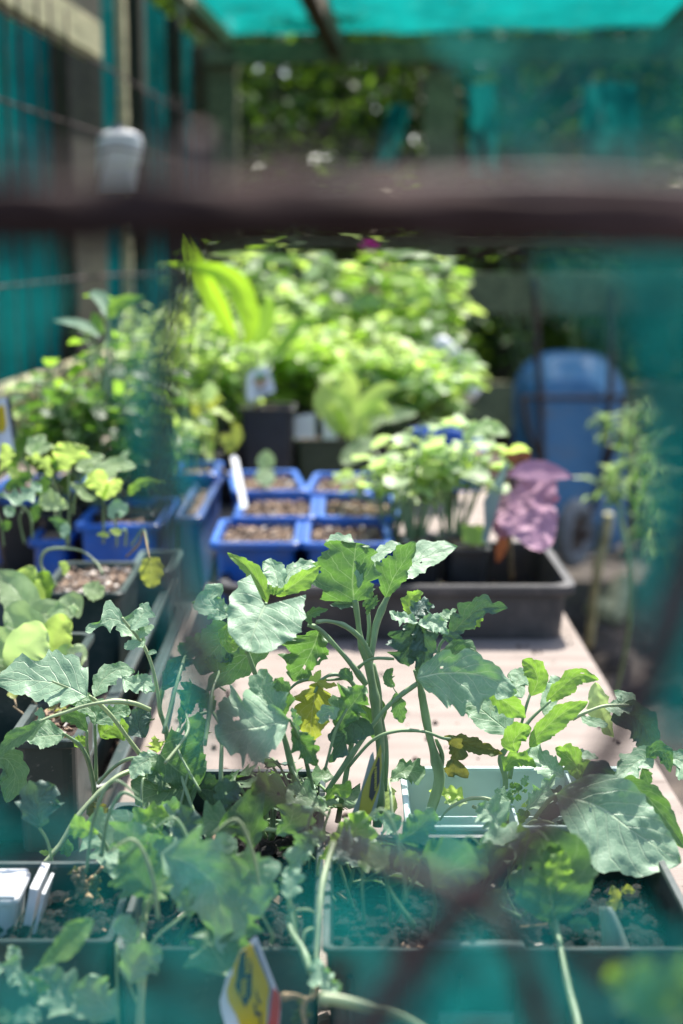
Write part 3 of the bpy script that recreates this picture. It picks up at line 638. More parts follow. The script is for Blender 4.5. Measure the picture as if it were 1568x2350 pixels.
pxpot('seed_punnet', 'narrow blue pot left of the white tag stuck in soil', 'punnet', 392, 463, 1186, 1088, .858, .10, M['navy'], seed=16, **SB1)
pxpot('seed_punnet', 'blue pot behind the narrow blue pot, holding yellowing lettuce', 'punnet', 385, 498, 1088, 1058, .87, .11, M['blue'], seed=17, **SB1)
pxpot('seed_punnet', 'blue pot behind the tall kale seedlings at left', 'punnet', 168, 372, 1204, 1142, .852, .09, M['blue'], seed=18, **SB1)
pxpot('seed_punnet', 'blue pot at the far left edge half hidden by kale seedlings', 'punnet', -60, 150, 1145, 1090, .852, .09, M['blue'], seed=19, **SB1)
pxpot('seed_punnet', 'blue pot low behind the clear topped tray at left', 'punnet', 60, 160, 1240, 1205, .83, .07, M['blue'], seed=20, **SB1)
def dpot(name, label, x, yrim, yback, d, w_px, h, m, cat='pot', **kw):
    """square pot placed by its front rim centre at camera distance d"""
    c_ = P(x, yrim, d); w = w_px*d/FPX
    return pot(name, label, cat, c_.x, c_.y+w/2, c_.z-h, w, w*kw.pop('ls', 1.0), h, m, **kw)
tall = dpot('square_pot', 'tall square black pot with a white tag and upright long leaves', 612, 938, 905, 2.28, 132, .165, M['black'], soil=True, level=.92, seed=31, taper=.82, rim=.004, smat='soil_l', chips=60)
ctall = P(612, 938, 2.28)
dpot('square_pot', 'low dark green pot right of the tall black pot', 766, 1012, 990, 2.33, 186, .113, M['olive'], soil=True, level=.93, seed=32, smat='soil_l', taper=.85, ls=.7)
gK = 'small square black pots in the black tray'
for xx, sd, lb in ((962, 33, 'small black pot of crowded seedlings right of the front blue punnet'), (1072, 34, 'small black pot at the seedling end nearest the purple leaf')):
    dpot('seedling_pot', lb, xx, 1254, 0, 1.60, 108, .085, M['black'], soil=True, level=.9, seed=sd, smat='soil_l', chips=90, perl=.3, ls=1.6, group=gK)
# left side trays
gT = 'long dark trays along the left of the table'
a = G(190, 1760, .83); b = G(405, 1322, .83)
def lefttray(label, z, y0, y1, x1, w, seed, m, h=.06, **kw):
    return pot('seed_tray', label, 'tray', x1-w/2, (y0+y1)/2, z-h, w, y1-y0, h, m, soil=True, level=.18, seed=seed, taper=.92, rim=.008, rad=.018, chips=160, group=gT, **kw)
lefttray('dark tray of kale and lettuce pots at the left edge of the table', .83, a.y, b.y, -.172, .42, 41, M['dgreen'], h=.062)
a2 = G(150, 1806, .80); 
lefttray('lower dark tray the left tray is nested in, its front rim showing', .80, a2.y, b.y+.012, -.160, .45, 42, M['dgreen'], h=.05)
pxpot('seedling_pot', 'dark square pot of kale seedlings with a drooping yellow leaf', 'pot', 82, 282, 1362, 1288, .868, .09, M['dgreen'], soil=True, level=.9, seed=43, smat='soil_l', chips=160, perl=.4)
pxpot('seedling_pot', 'dark pot under the lime green lettuce rosette', 'pot', -60, 150, 1560, 1450, .875, .10, M['dgreen'], soil=True, level=.85, seed=44, smat='soil_l', chips=80)
pxpot('seedling_pot', 'dark pot behind the clear rimmed tray between blue pots', 'pot', 292, 395, 1310, 1262, .85, .09, M['grey'], soil=False, seed=45)
pxpot('seedling_pot', 'small dark pot of withered seedlings before the lettuce', 'pot', 10, 182, 1700, 1606, .86, .08, M['dgreen'], soil=True, level=.88, seed=46, smat='soil_l', chips=100)
pxpot('seedling_pot', 'low dark bowl on the board left of the middle kale', 'pot', 236, 330, 1880, 1842, .80, .045, M['dgreen'], soil=False, seed=47)
# front row
gF = 'dark front trays of kale'
yF = .612
def fronttray(name, label, x0, x1, y0, y1, z, h, m, seed, level=.72, cat='tray', **kw):
    return pot(name, label, cat, (x0+x1)/2, (y0+y1)/2, z-h, x1-x0, y1-y0, h, m, soil=kw.pop('soil', True), level=level, seed=seed, taper=kw.pop('taper', .93), rim=.0018, rad=.005, chips=kw.pop('chips', 24), lip=.002, crumbs=420, ns=70, amp=.006, **kw)
fronttray('planter_tray', 'grey green tray at the bottom left corner with a dried plant in it', -.30, -.107, .616, .705, .852, .10, M['dgreen'], 51, group=gF, chips=20, level=.8)
fronttray('planter_tray', 'dark tray in the middle holding the tallest kale', -.106, -.0098, .612, .845, .85, .10, M['dgreen'], 52, group=gF)
def ribs(o, w, h, l, n, m='dgreen'):
    for i in range(n):
        mb = MB(); x = -w/2+w*(i+.5)/n; mb.bar((x, -l/2*.955+.0004, h*.05), (x, -l/2*.99+.0006, h*.86), .003, .0022, (0, -1, 0), .0006); mb.build('rib', M[m], o, local=True)
fm = fronttray('planter_tray', 'wide dark tray at bottom right under the biggest kale leaf', -.009, .172, .612, .744, .85, .10, M['dgreen'], 53, group=gF)
mb = MB(); mb.box((.062, .6045, .812), (.035, .003, .022), None, .0008); mb.build('label_holder', M['grey'], fm)
mb = MB(); mb.box((.062, .609, .8535), (.046, .006, .003), None, .0008); mb.build('clip', M['grey'], fm)
ribs(fm, .181, .10, .132, 7)
fn = fronttray('planter_tray', 'pale mint plastic tray standing behind the wide dark tray', .036, .178, .750, .845, .852, .09, M['mint'], 54, level=.5, chips=10)
for xx, y_ in ((.10, .80), (.14, .80)):
    mb = MB(); mb.box((xx, .797, .829), (.0014, .088, .04), None); mb.build('divider', M['mint'], fn)
mb = MB(); mb.box((.107, .803, .826), (.135, .0014, .02), None); mb.build('divider', M['mint'], fn)
w_ = fronttray('white_box', 'white plastic box end showing at the left edge in front', -.30, -.160, .655, .690, .8535, .03, M['white'], 55, soil=False, cat='box')
mb = MB(); mb.box((-.23, .6725, .8545), (.137, .032, .0016), None, .0005); mb.build('lid', M['white'], w_)
mb = MB(); mb.box((-.1545, .674, .848), (.004, .03, .020), Matrix.Rotation(.2, 3, 'Y')); mb.box((-.150, .668, .846), (.0015, .024, .022), Matrix.Rotation(.25, 3, 'Y')); mb.build('clip', M['white'], w_)
# ------------------------------------------------------------------ tags and labels
t = thing('plant_tag', P(600, 935, 2.3), 'white printed plant tag leaning in the tall black pot', 'tag'); 
mb = MB(); plate(mb, 'D', [(567, 864), (575, 852), (615, 838), (632, 898), (575, 920), (567, 912)], 2.27, (.2, .3), .001); mb.build('card', M['white'], t)
mb = MB(); plate(mb, 'D', [(585, 866), (592, 856), (605, 858), (614, 864), (604, 869), (590, 871)], 2.27, (.2, .3), .0008, (567, 864), -.0012); mb.build('printed_leaf', M['inkgreen'], t)
mb = MB(); 
for q in ([(580, 871), (618, 866), (612, 880), (586, 884)], [(590, 880), (606, 877), (604, 890), (592, 890)]): plate(mb, 'D', q, 2.27, (.2, .3), .0008, (567, 864), -.0022)
mb.build('printed_picture', M['inkbrown'], t)
mb = MB()
for k in range(3): plate(mb, 'D', [(580+k*3, 897+k*5), (622-k*2, 888+k*4), (622-k*2, 890+k*4), (580+k*3, 899+k*5)], 2.27, (.2, .3), .0008, (567, 864), -.0012)
mb.build('printed_lines', M['inkgrey'], t)
mb = MB(); mb.tube([P(575, 905, 2.272), P(573, 940, 2.30)], .002, n=6); mb.build('stake', M['white'], t)
def tagstick(label, q, d, g=(0, .3), m='white', group=None, th=.001, fr='D'):
    mb = MB(); plate(mb, fr, q, d, g, th); return tag(mb.build('plant_tag', M[m]), label, 'tag', group)
tagstick('narrow white tag stuck upright in the middle blue punnet', [(529, 1050), (538, 1044), (547, 1052), (569, 1163), (554, 1169)], 1.79, (.1, 1.0), th=.002)
tagstick('faint white tag in the dark green pot behind the blue punnets', [(676, 955), (722, 948), (724, 1005), (676, 1006)], 2.36)
tagstick('second faint white tag at the right of the dark green pot', [(738, 950), (772, 950), (774, 1008), (742, 1008)], 2.37)
tagstick('clear grey tag standing at the left kale stem', [(397, 1578), (404, 1574), (402, 1610), (388, 1680), (382, 1684), (384, 1640)], .95, m='clear')
tagstick('thin white tag edge standing in the rear of the dark tray', [(317, 1905), (322, 1868), (328, 1872), (320, 1925)], .84, m='white')
tagstick('thin upright white tag edge in the wide dark tray', [(874, 1908), (879, 1908), (881, 1965), (876, 1965)], .80, m='white')
t = thing('seed_packet', P(40, 1000, 1.6), 'printed plant packet with an orange picture at the left edge', 'packet')
mb = MB(); plate(mb, 'D', [(-30, 915), (14, 912), (34, 1040), (-25, 1060)], 1.55, (0, .3), .002); mb.build('card', M['white'], t)
mb = MB(); plate(mb, 'D', [(-28, 935), (8, 930), (14, 975), (8, 992), (-20, 990)], 1.55, (0, .3), .001, (-30, 915), -.002); mb.build('orange_picture', M['yellow'], t)
mb = MB(); plate(mb, 'D', [(14, 912), (24, 911), (38, 1000), (36, 1020), (28, 1000)], 1.548, (0, .3), .001, (-30, 915), -.0026); mb.build('dark_strip', M['ink'], t)
# yellow label at the bottom
t = thing('price_label', P(575, 2480, .62), 'yellow label with a black lozenge and red edge standing at the very front', 'label')
gg = (.15, .25); d_ = .63; rf = (700, 290)
def F6(m, nm, pts, off, th=.0004):
    mb = MB()
    for q in pts: plate(mb, 'F6', q, d_, gg, th, rf, off)
    mb.build(nm, M[m], t)
F6('white', 'backing', [[(700, 285), (620, 350), (600, 420), (550, 450), (470, 500), (370, 735), (300, 820), (270, 880), (175, 1230), (200, 1400), (330, 1800), (1000, 1800), (1045, 1400), (1045, 1180), (880, 760)]], 0, .0007)
F6('yellow', 'yellow_panel', [[(625, 400), (550, 460), (470, 520), (370, 735), (360, 850), (320, 900), (275, 1080), (300, 1230), (420, 1440), (520, 1750), (830, 1750), (850, 1300), (888, 1060), (860, 950), (770, 740), (690, 520)]], -.0006)
F6('inkgrey', 'grey_edge', [[(690, 370), (660, 470), (780, 760), (880, 1000), (885, 1100), (860, 1350), (830, 1750), (860, 1750), (930, 1100), (920, 1000), (860, 820)]], -.0006)
F6('red', 'red_panel', [[(945, 1030), (910, 1240), (895, 1450), (860, 1620), (1000, 1700), (1040, 1330), (1040, 1200), (1010, 1100)]], -.0010)
F6('ink', 'lozenge', [[(475, 530), (430, 760), (420, 900), (395, 1020), (430, 1090), (540, 1325), (630, 1150), (640, 720), (615, 640), (550, 500)]], -.0010)
gly = []
def glyphs(x0, y0, x1, y1, n, h, k):
    rr = random.Random(k)
    for i in range(n):
        u = i/n; cx = x0+(x1-x0)*u; cy = y0+(y1-y0)*u; dx = (x1-x0)/n*.74; dy = (y1-y0)/n*.74
        for s in ((0, .30), (.38, .62), (.72, 1)):      # strokes of each letter across the band
            a = (cx+h*s[0], cy-.45*h*s[0]+0); b = (cx+h*s[1], cy-.45*h*s[1])
            gly.append([a, b, (b[0]+dx, b[1]+dy), (a[0]+dx, a[1]+dy)])
glyphs(535, 570, 545, 860, 5, 75, 1); glyphs(485, 930, 470, 1200, 5, 75, 2)
F6('yellow', 'lettering', gly, -.0014)
F6('ink', 'script', [[(690, 1060), (715, 1110), (730, 1200), (765, 1230), (755, 1290), (725, 1250), (700, 1160)], [(660, 1260), (700, 1290), (690, 1370), (740, 1400), (720, 1460), (680, 1430), (670, 1360)], [(745, 1370), (770, 1390), (770, 1600), (750, 1600)]], -.0010)
# tall narrow yellow label by the kale
t = thing('price_label', P(800, 1960, .80), 'tall folded clear label with yellow printing beside the central stem', 'label')
d2 = .80; rf2 = (780, 700)
def F2(m, nm, pts, off, th=.0004, gg2=(.3, .1)):
    mb = MB()
    for q in pts: plate(mb, 'F2', q, d2, gg2, th, rf2, off)
    mb.build(nm, M[m], t)
F2('clear', 'sleeve', [[(780, 700), (730, 780), (560, 1400), (340, 1950), (200, 2500), (380, 2560), (620, 2200), (830, 1700), (900, 1350), (945, 760), (920, 700), (810, 900)]], 0, .0006)
F2('yellow_f', 'yellow_panel', [[(910, 570), (860, 720), (700, 1120), (590, 1400), (520, 1800), (440, 2350), (520, 2350), (640, 1980), (760, 1700), (880, 1350), (930, 950), (925, 700)]], -.0006)
F2('ink', 'lozenge', [[(880, 780), (820, 950), (750, 1130), (710, 1480), (760, 1560), (800, 1470), (890, 1230), (895, 850)]], -.0010)
F2('yellow_f', 'lettering', [[(800+6*(i % 2), 980+i*42), (842, 955+i*42), (842, 985+i*42), (800, 1010+i*42)] for i in range(10)], -.0014)
# clear plastic cup / tag at the right front
t = thing('plant_tag', P(1400, 2200, .72), 'crumpled cloudy white tag folded at the right of the wide dark tray', 'tag')
mb = MB(); rr = []
for i in range(9):
    u = i/8; y = 640+290*u; rr.append([P(*Q('BR', 1180+22*u*(1+.3*math.sin(u*5)), y), .70), P(*Q('BR', 1215+60*math.sin(u*2.2), y), .695), P(*Q('BR', 1240+110*u**.8, y-20*u), .71), P(*Q('BR', 1232+90*u, y+6), .716)])
mb.loft(rr, cap=True); mb.build('card', M['clear'], t, smooth=True)
# ------------------------------------------------------------------ kale: the sharp plants of the front row
def kale(label, fr, x, y, d): return thing('kale_plant', P(*Q(fr, x, y), d), label, 'kale plant', 'kale plants in the front trays')
# --- the tall central plant
K = kale('tallest kale, its thick stem rising in the middle above the board', 'F7', 900, 1450, .86)
hstem(K, 'F7', [(890, 1470), (903, 1240), (905, 1100), (888, 950), (868, 800), (845, 680), (822, 600)], 44, 44, .86)
hstem(K, 'F7', [(926, 1300), (932, 1130), (912, 960), (895, 800), (868, 690)], 26, 22, .865)
hstem(K, 'F7', [(850, 700), (870, 600), (885, 500), (935, 380), (975, 300)], 34, 26, .862, .875)
hstem(K, 'F7', [(832, 660), (806, 560), (795, 470), (782, 385)], 34, 24, .862, .85)
hstem(K, 'F7', [(845, 620), (850, 520), (846, 440)], 26, 14, .868)
hstem(K, 'F7', [(858, 660), (815, 575), (740, 512), (660, 488), (600, 492)], 28, 18, .85, .83)
hstem(K, 'F7', [(835, 790), (770, 700), (690, 605), (612, 528), (560, 505)], 28, 22, .85, .835)
hleaf(K, 'F7', [(780, 395), (772, 290), (785, 150), (790, 112)], 176, 108, 'kale_g', .85, (0, -.1), 'round', .2, .25, .06, .12, K=10, N=34, lobe=.0, seed=3)
hleaf(K, 'F7', [(800, 300), (770, 190), (720, 120), (640, 105)], 42, 55, 'kale', .872, (0, 1.2), 'ovate', .3, .3, .12)
hleaf(K, 'F7', [(800, 330), (812, 240), (815, 175), (812, 150)], 30, 24, 'kale', .846, (0, .2), 'ovate', .3, .4, .12)
hleaf(K, 'F7', [(930, 375), (965, 285), (1015, 205), (1072, 106)], 92, 50, 'kale_g', .868, (.3, -.3), 'ovate', .2, .1, .08, .25, seed=8)
hleaf(K, 'F7', [(935, 330), (1010, 240), (1110, 185), (1275, 128)], 88, 62, 'kale', .885, (0, 1.1), 'ovate', .16, .1, .05, .2, holes=((.62, .25, .02),), K=9)
hleaf(K, 'F7', [(860, 240), (900, 170), (960, 130), (1010, 125)], 30, 26, 'kale', .892, (0, 1), 'ovate', .2)
for a, w in (([(800, 400), (740, 405), (660, 410)], 20), ([(800, 380), (730, 380), (678, 375)], 16), ([(830, 430), (870, 400), (890, 360)], 18), ([(820, 420), (850, 380), (868, 330)], 18), ([(840, 460), (855, 420), (905, 385)], 12)):
    hleaf(K, 'F7', a, w, w, 'kale_d' if w > 18 else 'kale_g', .862, (0, .3), 'ovate', .3, .3, .1, N=14, K=4)
hleaf(K, 'F7', [(612, 530), (590, 600), (545, 690), (485, 775)], 74, 135, 'kale_g', .845, (0, -.2), 'ovate', .35, .2, .16, .2, holes=((.72, -.1, .045), (.5, -.75, .03)), K=9, seed=40)
hleaf(K, 'F7', [(575, 505), (560, 465), (600, 440), (655, 430)], 22, 24, 'kale_g', .83, (0, .1), 'ovate', .2, .4)
hleaf(K, 'F7', [(880, 1060), (850, 960), (800, 880), (770, 850)], 40, 26, 'kale_g', .872, (0, -.2), 'lance', .25)
hleaf(K, 'F7', [(900, 1000), (918, 920), (905, 850)], 14, 16, 'kale_g', .866, (0, 0), 'lance', .2, N=14, K=4)
# the stem swinging right to the dark plant, and long bent stalks
hstem(K, 'F7', [(790, 718), (830, 685), (880, 665), (970, 668)], 18, 14, .85, .84)
hstem(K, 'F7', [(650, 1300), (730, 1180), (830, 1035), (950, 885), (1080, 785)], 24, 24, .835, .83)
hstem(K, 'F7', [(745, 1190), (870, 1055), (990, 1012), (1110, 1015), (1200, 1045), (1240, 1050)], 18, 13, .84, .85)
hleaf(K, 'FR', [(470, 492), (510, 530), (520, 600), (490, 680)], 62, 30, 'kale_b', .85, (0, -.1), 'fan', .35, .2, .14, seed=51)
hleaf(K, 'FR', [(480, 500), (560, 525), (650, 555), (740, 575)], 38, 32, 'kale_b', .855, (0, .3), 'ovate', .25, .2, .08)
# --- left group of big leaves on the central-left plant
K = kale('kale with a large heart shaped pale leaf left of the tallest stem', 'F7', 560, 1500, .84)
hstem(K, 'F7', [(600, 1500), (500, 1250), (430, 1000), (330, 800), (275, 650), (262, 600)], 34, 14, .86, .83)
hstem(K, 'F7', [(262, 640), (300, 560), (340, 460), (358, 400)], 16, 14, .835, .82)
hleaf(K, 'F7', [(352, 412), (325, 470), (305, 520), (272, 632)], 205, 165, 'kale', .80, (.05, .9), 'round', .07, .12, .035, .15, K=11, N=34, lobe=.75, tooth=.02, seed=77)
hleaf(K, 'F7', [(365, 400), (335, 320), (262, 225), (172, 158)], 38, 42, 'kale_l', .825, (.2, .2), 'lance', .2, .35, .06)
hleaf(K, 'F7', [(420, 350), (410, 280), (390, 230), (340, 205)], 66, 50, 'kale', .832, (0, .9), 'ovate', .14, .2, .08)
hleaf(K, 'F7', [(430, 340), (470, 260), (530, 225), (610, 215)], 40, 50, 'kale', .842, (0, 1), 'ovate', .25, .2, .08)
hleaf(K, 'F7', [(405, 368), (480, 320), (550, 270), (622, 222)], 34, 48, 'kale_l', .825, (0, -.1), 'lance', .2, .3, .06)
for a in ([(390, 360), (380, 335), (372, 310)], [(400, 360), (420, 345), (445, 330)], [(395, 365), (400, 340), (415, 318)]): hleaf(K, 'F7', a, 14, 14, 'kale_l', .82, (0, .2), 'ovate', .3, .3, N=12, K=3)
hleaf(K, 'F7', [(185, 460), (130, 430), (90, 380), (150, 310)], 75, 62, 'kale', .84, (0, .6), 'ovate', .2, .15, .08)
hleaf(K, 'F7', [(130, 480), (90, 420), (0, 395)], 26, 24, 'kale_l', .85, (0, .4), 'lance', .2)
hleaf(K, 'F7', [(230, 520), (180, 560), (100, 640), (45, 745)], 90, 105, 'kale_d', .86, (0, -.3), 'ovate', .12, .15, .06)
hleaf(K, 'F7', [(380, 620), (290, 640), (190, 720), (75, 820)], 70, 82, 'kale_d', .87, (0, -.5), 'ovate', .15, .15, .06)
hleaf(K, 'F7', [(180, 500), (160, 560), (200, 600), (270, 560)], 36, 36, 'kale_l', .84, (0, .4), 'ovate', .2)
# big two-toned leaf M and neighbours
hleaf(K, 'F7', [(470, 960), (330, 992), (230, 1010), (118, 1046)], 165, 185, 'kale', .78, (.1, .7), 'ovate', .2, .12, .06, .25, K=10, N=34, holes=((.62, .35, .035), (.55, -.2, .02)), seed=91)
hleaf(K, 'F7', [(420, 960), (390, 880), (340, 800), (362, 715)], 95, 70, 'kale', .79, (0, .5), 'ovate', .28, .2, .08, .2)
hleaf(K, 'F7', [(430, 960), (440, 880), (430, 800), (400, 760)], 45, 45, 'kale_g', .80, (0, -.1), 'ovate', .28, .3, .1)
hstem(K, 'F7', [(470, 955), (520, 1060), (560, 1200), (600, 1400)], 14, 26, .785, .84)
hleaf(K, 'F7', [(480, 1000), (520, 1060), (560, 1110), (600, 1180)], 60, 50, 'kale_g', .80, (0, 0), 'ovate', .3, .2, .1)
hleaf(K, 'F7', [(500, 1020), (500, 960), (480, 900)], 26, 30, 'kale', .80, (0, 0), 'ovate', .3, .2, .1)
# yellowing hanging leaf and green crumpled one
K = kale('kale with a hanging yellow leaf in front of the pink board', 'F7', 700, 1450, .84)
hstem(K, 'F7', [(700, 1450), (780, 1000), (800, 860), (775, 790), (740, 758), (680, 742), (620, 770), (590, 830)], 30, 14, .85, .83)
hstem(K, 'F7', [(735, 760), (660, 768), (580, 765), (510, 780), (448, 835)], 16, 12, .84, .84)
hleaf(K, 'F7', [(600, 780), (590, 850), (575, 950), (570, 1075)], 85, 78, 'kale_y', .83, (0, -.2), 'ovate', .3, .15, .1, .15, K=9)
hleaf(K, 'F7', [(560, 770), (600, 755), (620, 720)], 22, 18, 'lime', .825, (0, .2), 'ovate', .3, N=12, K=3)
hleaf(K, 'F7', [(600, 775), (640, 790), (700, 795)], 20, 16, 'kale_y', .825, (0, .2), 'ovate', .3, N=12, K=3)
hleaf(K, 'F7', [(775, 770), (740, 735), (730, 710)], 30, 26, 'kale_g', .835, (0, .2), 'ovate', .25, N=16, K=4)
hstem(K, 'F7', [(640, 1200), (690, 1010), (745, 905)], 15, 15, .81, .81)
hleaf(K, 'F7', [(700, 1010), (745, 920), (790, 860), (830, 790)], 90, 60, 'kale_g', .81, (.2, 0), 'ovate', .35, .3, .16, .2, K=9)
hleaf(K, 'F7', [(740, 920), (760, 980), (720, 1060), (660, 1165)], 75, 66, 'kale_d', .825, (0, -.3), 'ovate', .3, .2, .12, .2)
hleaf(K, 'F7', [(690, 960), (670, 920), (630, 940), (625, 980)], 34, 34, 'kale', .80, (0, .4), 'ovate', .3)
# --- the dark crumpled plant
K = kale('kale with a crumpled blue grey leaf and wide drooping leaf right of the tall stem', 'F7', 1150, 1500, .87)
hstem(K, 'F7', [(1140, 1420), (1185, 1250), (1165, 1130), (1140, 1040), (1115, 920), (1098, 820), (1075, 720)], 50, 30, .87, .85)
hstem(K, 'F7', [(1190, 1220), (1200, 1130), (1170, 1050)], 24, 16, .865)
hstem(K, 'F7', [(1150, 760), (1180, 660), (1190, 600), (1230, 550)], 20, 14, .86)
hleaf(K, 'F7', [(1085, 490), (1060, 560), (1030, 640), (1000, 690)], 75, 95, 'kale_d', .835, (.2, -.1), 'ovate', .3, .35, .2, .3, K=9, seed=61)
hleaf(K, 'F7', [(1090, 490), (1110, 560), (1110, 650), (1090, 745)], 62, 62, 'kale_d', .832, (-.2, -.1), 'ovate', .25, .3, .2, .2, K=9, seed=62)
hleaf(K, 'F7', [(1085, 495), (1030, 470), (985, 465), (948, 438)], 30, 32, 'kale', .83, (0, .8), 'ovate', .25, .3, .12)
hleaf(K, 'F7', [(1085, 500), (1140, 490), (1190, 505), (1230, 550)], 40, 46, 'kale', .828, (0, .7), 'ovate', .2, .3, .12)
hleaf(K, 'F7', [(1060, 480), (1080, 450), (1110, 415), (1165, 420)], 45, 40, 'kale_d', .84, (0, .7), 'ovate', .4, .3, .25)
hleaf(K, 'F7', [(1070, 470), (1040, 420), (1060, 370), (1110, 350)], 35, 42, 'kale_l', .865, (0, .2), 'ovate', .25, .3, .1)
hleaf(K, 'F7', [(1190, 520), (1210, 470), (1270, 430)], 30, 28, 'kale', .87, (0, .8), 'ovate', .25, .2, .1)
hleaf(K, 'F7', [(1238, 556), (1300, 490), (1390, 425), (1515, 425)], 62, 46, 'kale_d', .862, (0, -.1), 'ovate', .32, .2, .1, .15, seed=71)
hleaf(K, 'F7', [(1290, 510), (1330, 490), (1370, 470), (1398, 480)], 22, 40, 'kale_l', .87, (0, .1), 'ovate', .35, .3)
hleaf(K, 'F7', [(1075, 760), (1200, 735), (1380, 745), (1560, 830)], 100, 175, 'kale', .815, (0, .35), 'ovate', .2, .1, .05, .25, K=10, N=34, holes=((.32, -.22, .022),), seed=81)
hleaf(K, 'F7', [(1180, 700), (1260, 640), (1320, 640), (1390, 720)], 60, 95, 'kale_g', .835, (0, .5), 'ovate', .12, .2, .06)
hleaf(K, 'F7', [(1200, 560), (1250, 570), (1310, 640), (1350, 700)], 34, 40, 'kale_d', .85, (0, .2), 'ovate', .12)
hleaf(K, 'F7', [(1420, 820), (1470, 850), (1540, 900), (1600, 950)], 50, 52, 'kale_l', .83, (0, -.2), 'ovate', .14, .2)
hleaf(K, 'F7', [(975, 830), (990, 880), (1000, 930), (1010, 975)], 34, 40, 'kale_g', .83, (0, -.1), 'ovate', .12, .1, K=5)
hleaf(K, 'F7', [(975, 800), (945, 780), (940, 740), (965, 710)], 22, 30, 'kale_g', .835, (0, .2), 'ovate', .2, .1, K=5)
hstem(K, 'F7', [(1000, 850), (975, 820), (960, 790)], 6, 6, .832)
# --- the right plant (cabbage like)
K = kale('kale with fans of bright serrated leaves above the mint tray', 'FR', 760, 850, .86)
hstem(K, 'FR', [(745, 960), (740, 860), (752, 700), (730, 600), (760, 545)], 26, 26, .86, .86, mat='stem')
hstem(K, 'FR', [(770, 690), (800, 560), (850, 440), (960, 330)], 24, 12, .862, .87)
hstem(K, 'FR', [(800, 560), (815, 480), (850, 350), (870, 290)], 18, 10, .87, .88)
hleaf(K, 'FR', [(775, 480), (700, 420), (610, 355), (520, 365)], 70, 145, 'kale', .85, (0, .7), 'ovate', .07, .1, .03, .2, K=9, N=32, tooth=.05, holes=((.45, .35, .05),), seed=101)
hleaf(K, 'FR', [(770, 480), (730, 420), (690, 370), (640, 335)], 40, 60, 'kale', .86, (0, .8), 'ovate', .1, .1)
hleaf(K, 'FR', [(870, 310), (900, 240), (880, 180), (830, 143)], 58, 50, 'kale_l', .865, (.2, 0), 'ovate', .12, .3, .05, tooth=.1)
hleaf(K, 'FR', [(940, 335), (1010, 270), (1090, 215), (1182, 235)], 42, 50, 'kale_l', .875, (0, .1), 'ovate', .12, .2, .05, tooth=.1, holes=((.72, -.3, .025),))
hleaf(K, 'FR', [(862, 545), (930, 460), (1030, 380), (1132, 335)], 46, 58, 'kale_l', .85, (0, .0), 'ovate', .12, .2, .05, tooth=.12, seed=113)
hleaf(K, 'FR', [(800, 570), (790, 520), (820, 480), (872, 455)], 60, 50, 'kale_l', .84, (0, -.1), 'ovate', .1, .3, .05, tooth=.12)
hleaf(K, 'FR', [(745, 655), (780, 610), (830, 600), (895, 635)], 45, 42, 'kale_l', .84, (0, .2), 'ovate', .25, .3, .1)
hleaf(K, 'FR', [(1020, 680), (960, 640), (890, 590), (845, 560)], 48, 64, 'kale', .85, (0, .9), 'ovate', .22, .2, .08)
hleaf(K, 'FR', [(1095, 705), (1080, 640), (1040, 590), (980, 548)], 52, 60, 'kale_l', .855, (0, .1), 'ovate', .25, .3, .08)
hleaf(K, 'FR', [(1050, 590), (1110, 580), (1180, 595)], 24, 20, 'kale', .86, (0, 1), 'ovate', .2)
hleaf(K, 'FR', [(930, 400), (960, 330), (985, 260), (960, 215)], 50, 40, 'kale', .89, (0, .8), 'ovate', .12)
hleaf(K, 'FR', [(830, 320), (800, 270), (810, 230), (760, 215)], 40, 60, 'kale', .89, (0, .9), 'ovate', .15)
hstem(K, 'FR', [(1060, 410), (1130, 380), (1210, 355), (1320, 352)], 20, 10, .87, .88, mat='stem_p')
hleaf(K, 'FR', [(1210, 365), (1270, 350), (1300, 330), (1250, 285)], 30, 50, 'kale', .885, (0, .9), 'ovate', .2)
hleaf(K, 'FR', [(1100, 400), (1130, 420), (1200, 440), (1210, 455)], 20, 22, 'kale', .88, (0, .8), 'ovate', .2)
hleaf(K, 'FR', [(1165, 245), (1180, 320), (1200, 400), (1250, 500)], 40, 60, 'pale', .90, (.2, .2), 'ovate', .15, .3)
hleaf(K, 'FR', [(1235, 420), (1330, 400), (1400, 470), (1410, 590)], 70, 90, 'kale_d', .885, (.2, .0), 'ovate', .12, .2)
# ragged small centre
rr = random.Random(4)
for i in range(26):
    a = rr.uniform(0, 6.28); L_ = rr.uniform(18, 50); x = 800+rr.uniform(-24, 50); y = 830+rr.uniform(-130, 60)
    hleaf(K, 'FR', [(x, y), (x+math.cos(a)*L_*.5, y-abs(math.sin(a))*L_*.6), (x+math.cos(a)*L_, y-abs(math.sin(a))*L_)], 14, 14, rr.choice(['kale_l', 'kale', 'kale_g', 'lime']), .84+rr.uniform(-.01, .01), (0, rr.uniform(0, .8)), 'ovate', .45, .3, .15, N=12, K=3)
hleaf(K, 'FR', [(780, 820), (760, 790), (730, 760), (703, 740)], 34, 36, 'kale', .835, (0, .6), 'ovate', .3)
hleaf(K, 'FR', [(850, 830), (890, 790), (930, 740), (985, 670)], 42, 48, 'kale', .835, (0, .5), 'ovate', .4, .2, .12)
hleaf(K, 'FR', [(900, 860), (940, 840), (960, 780), (1010, 720)], 50, 52, 'kale_d', .845, (0, .2), 'ovate', .3, .2, .12)
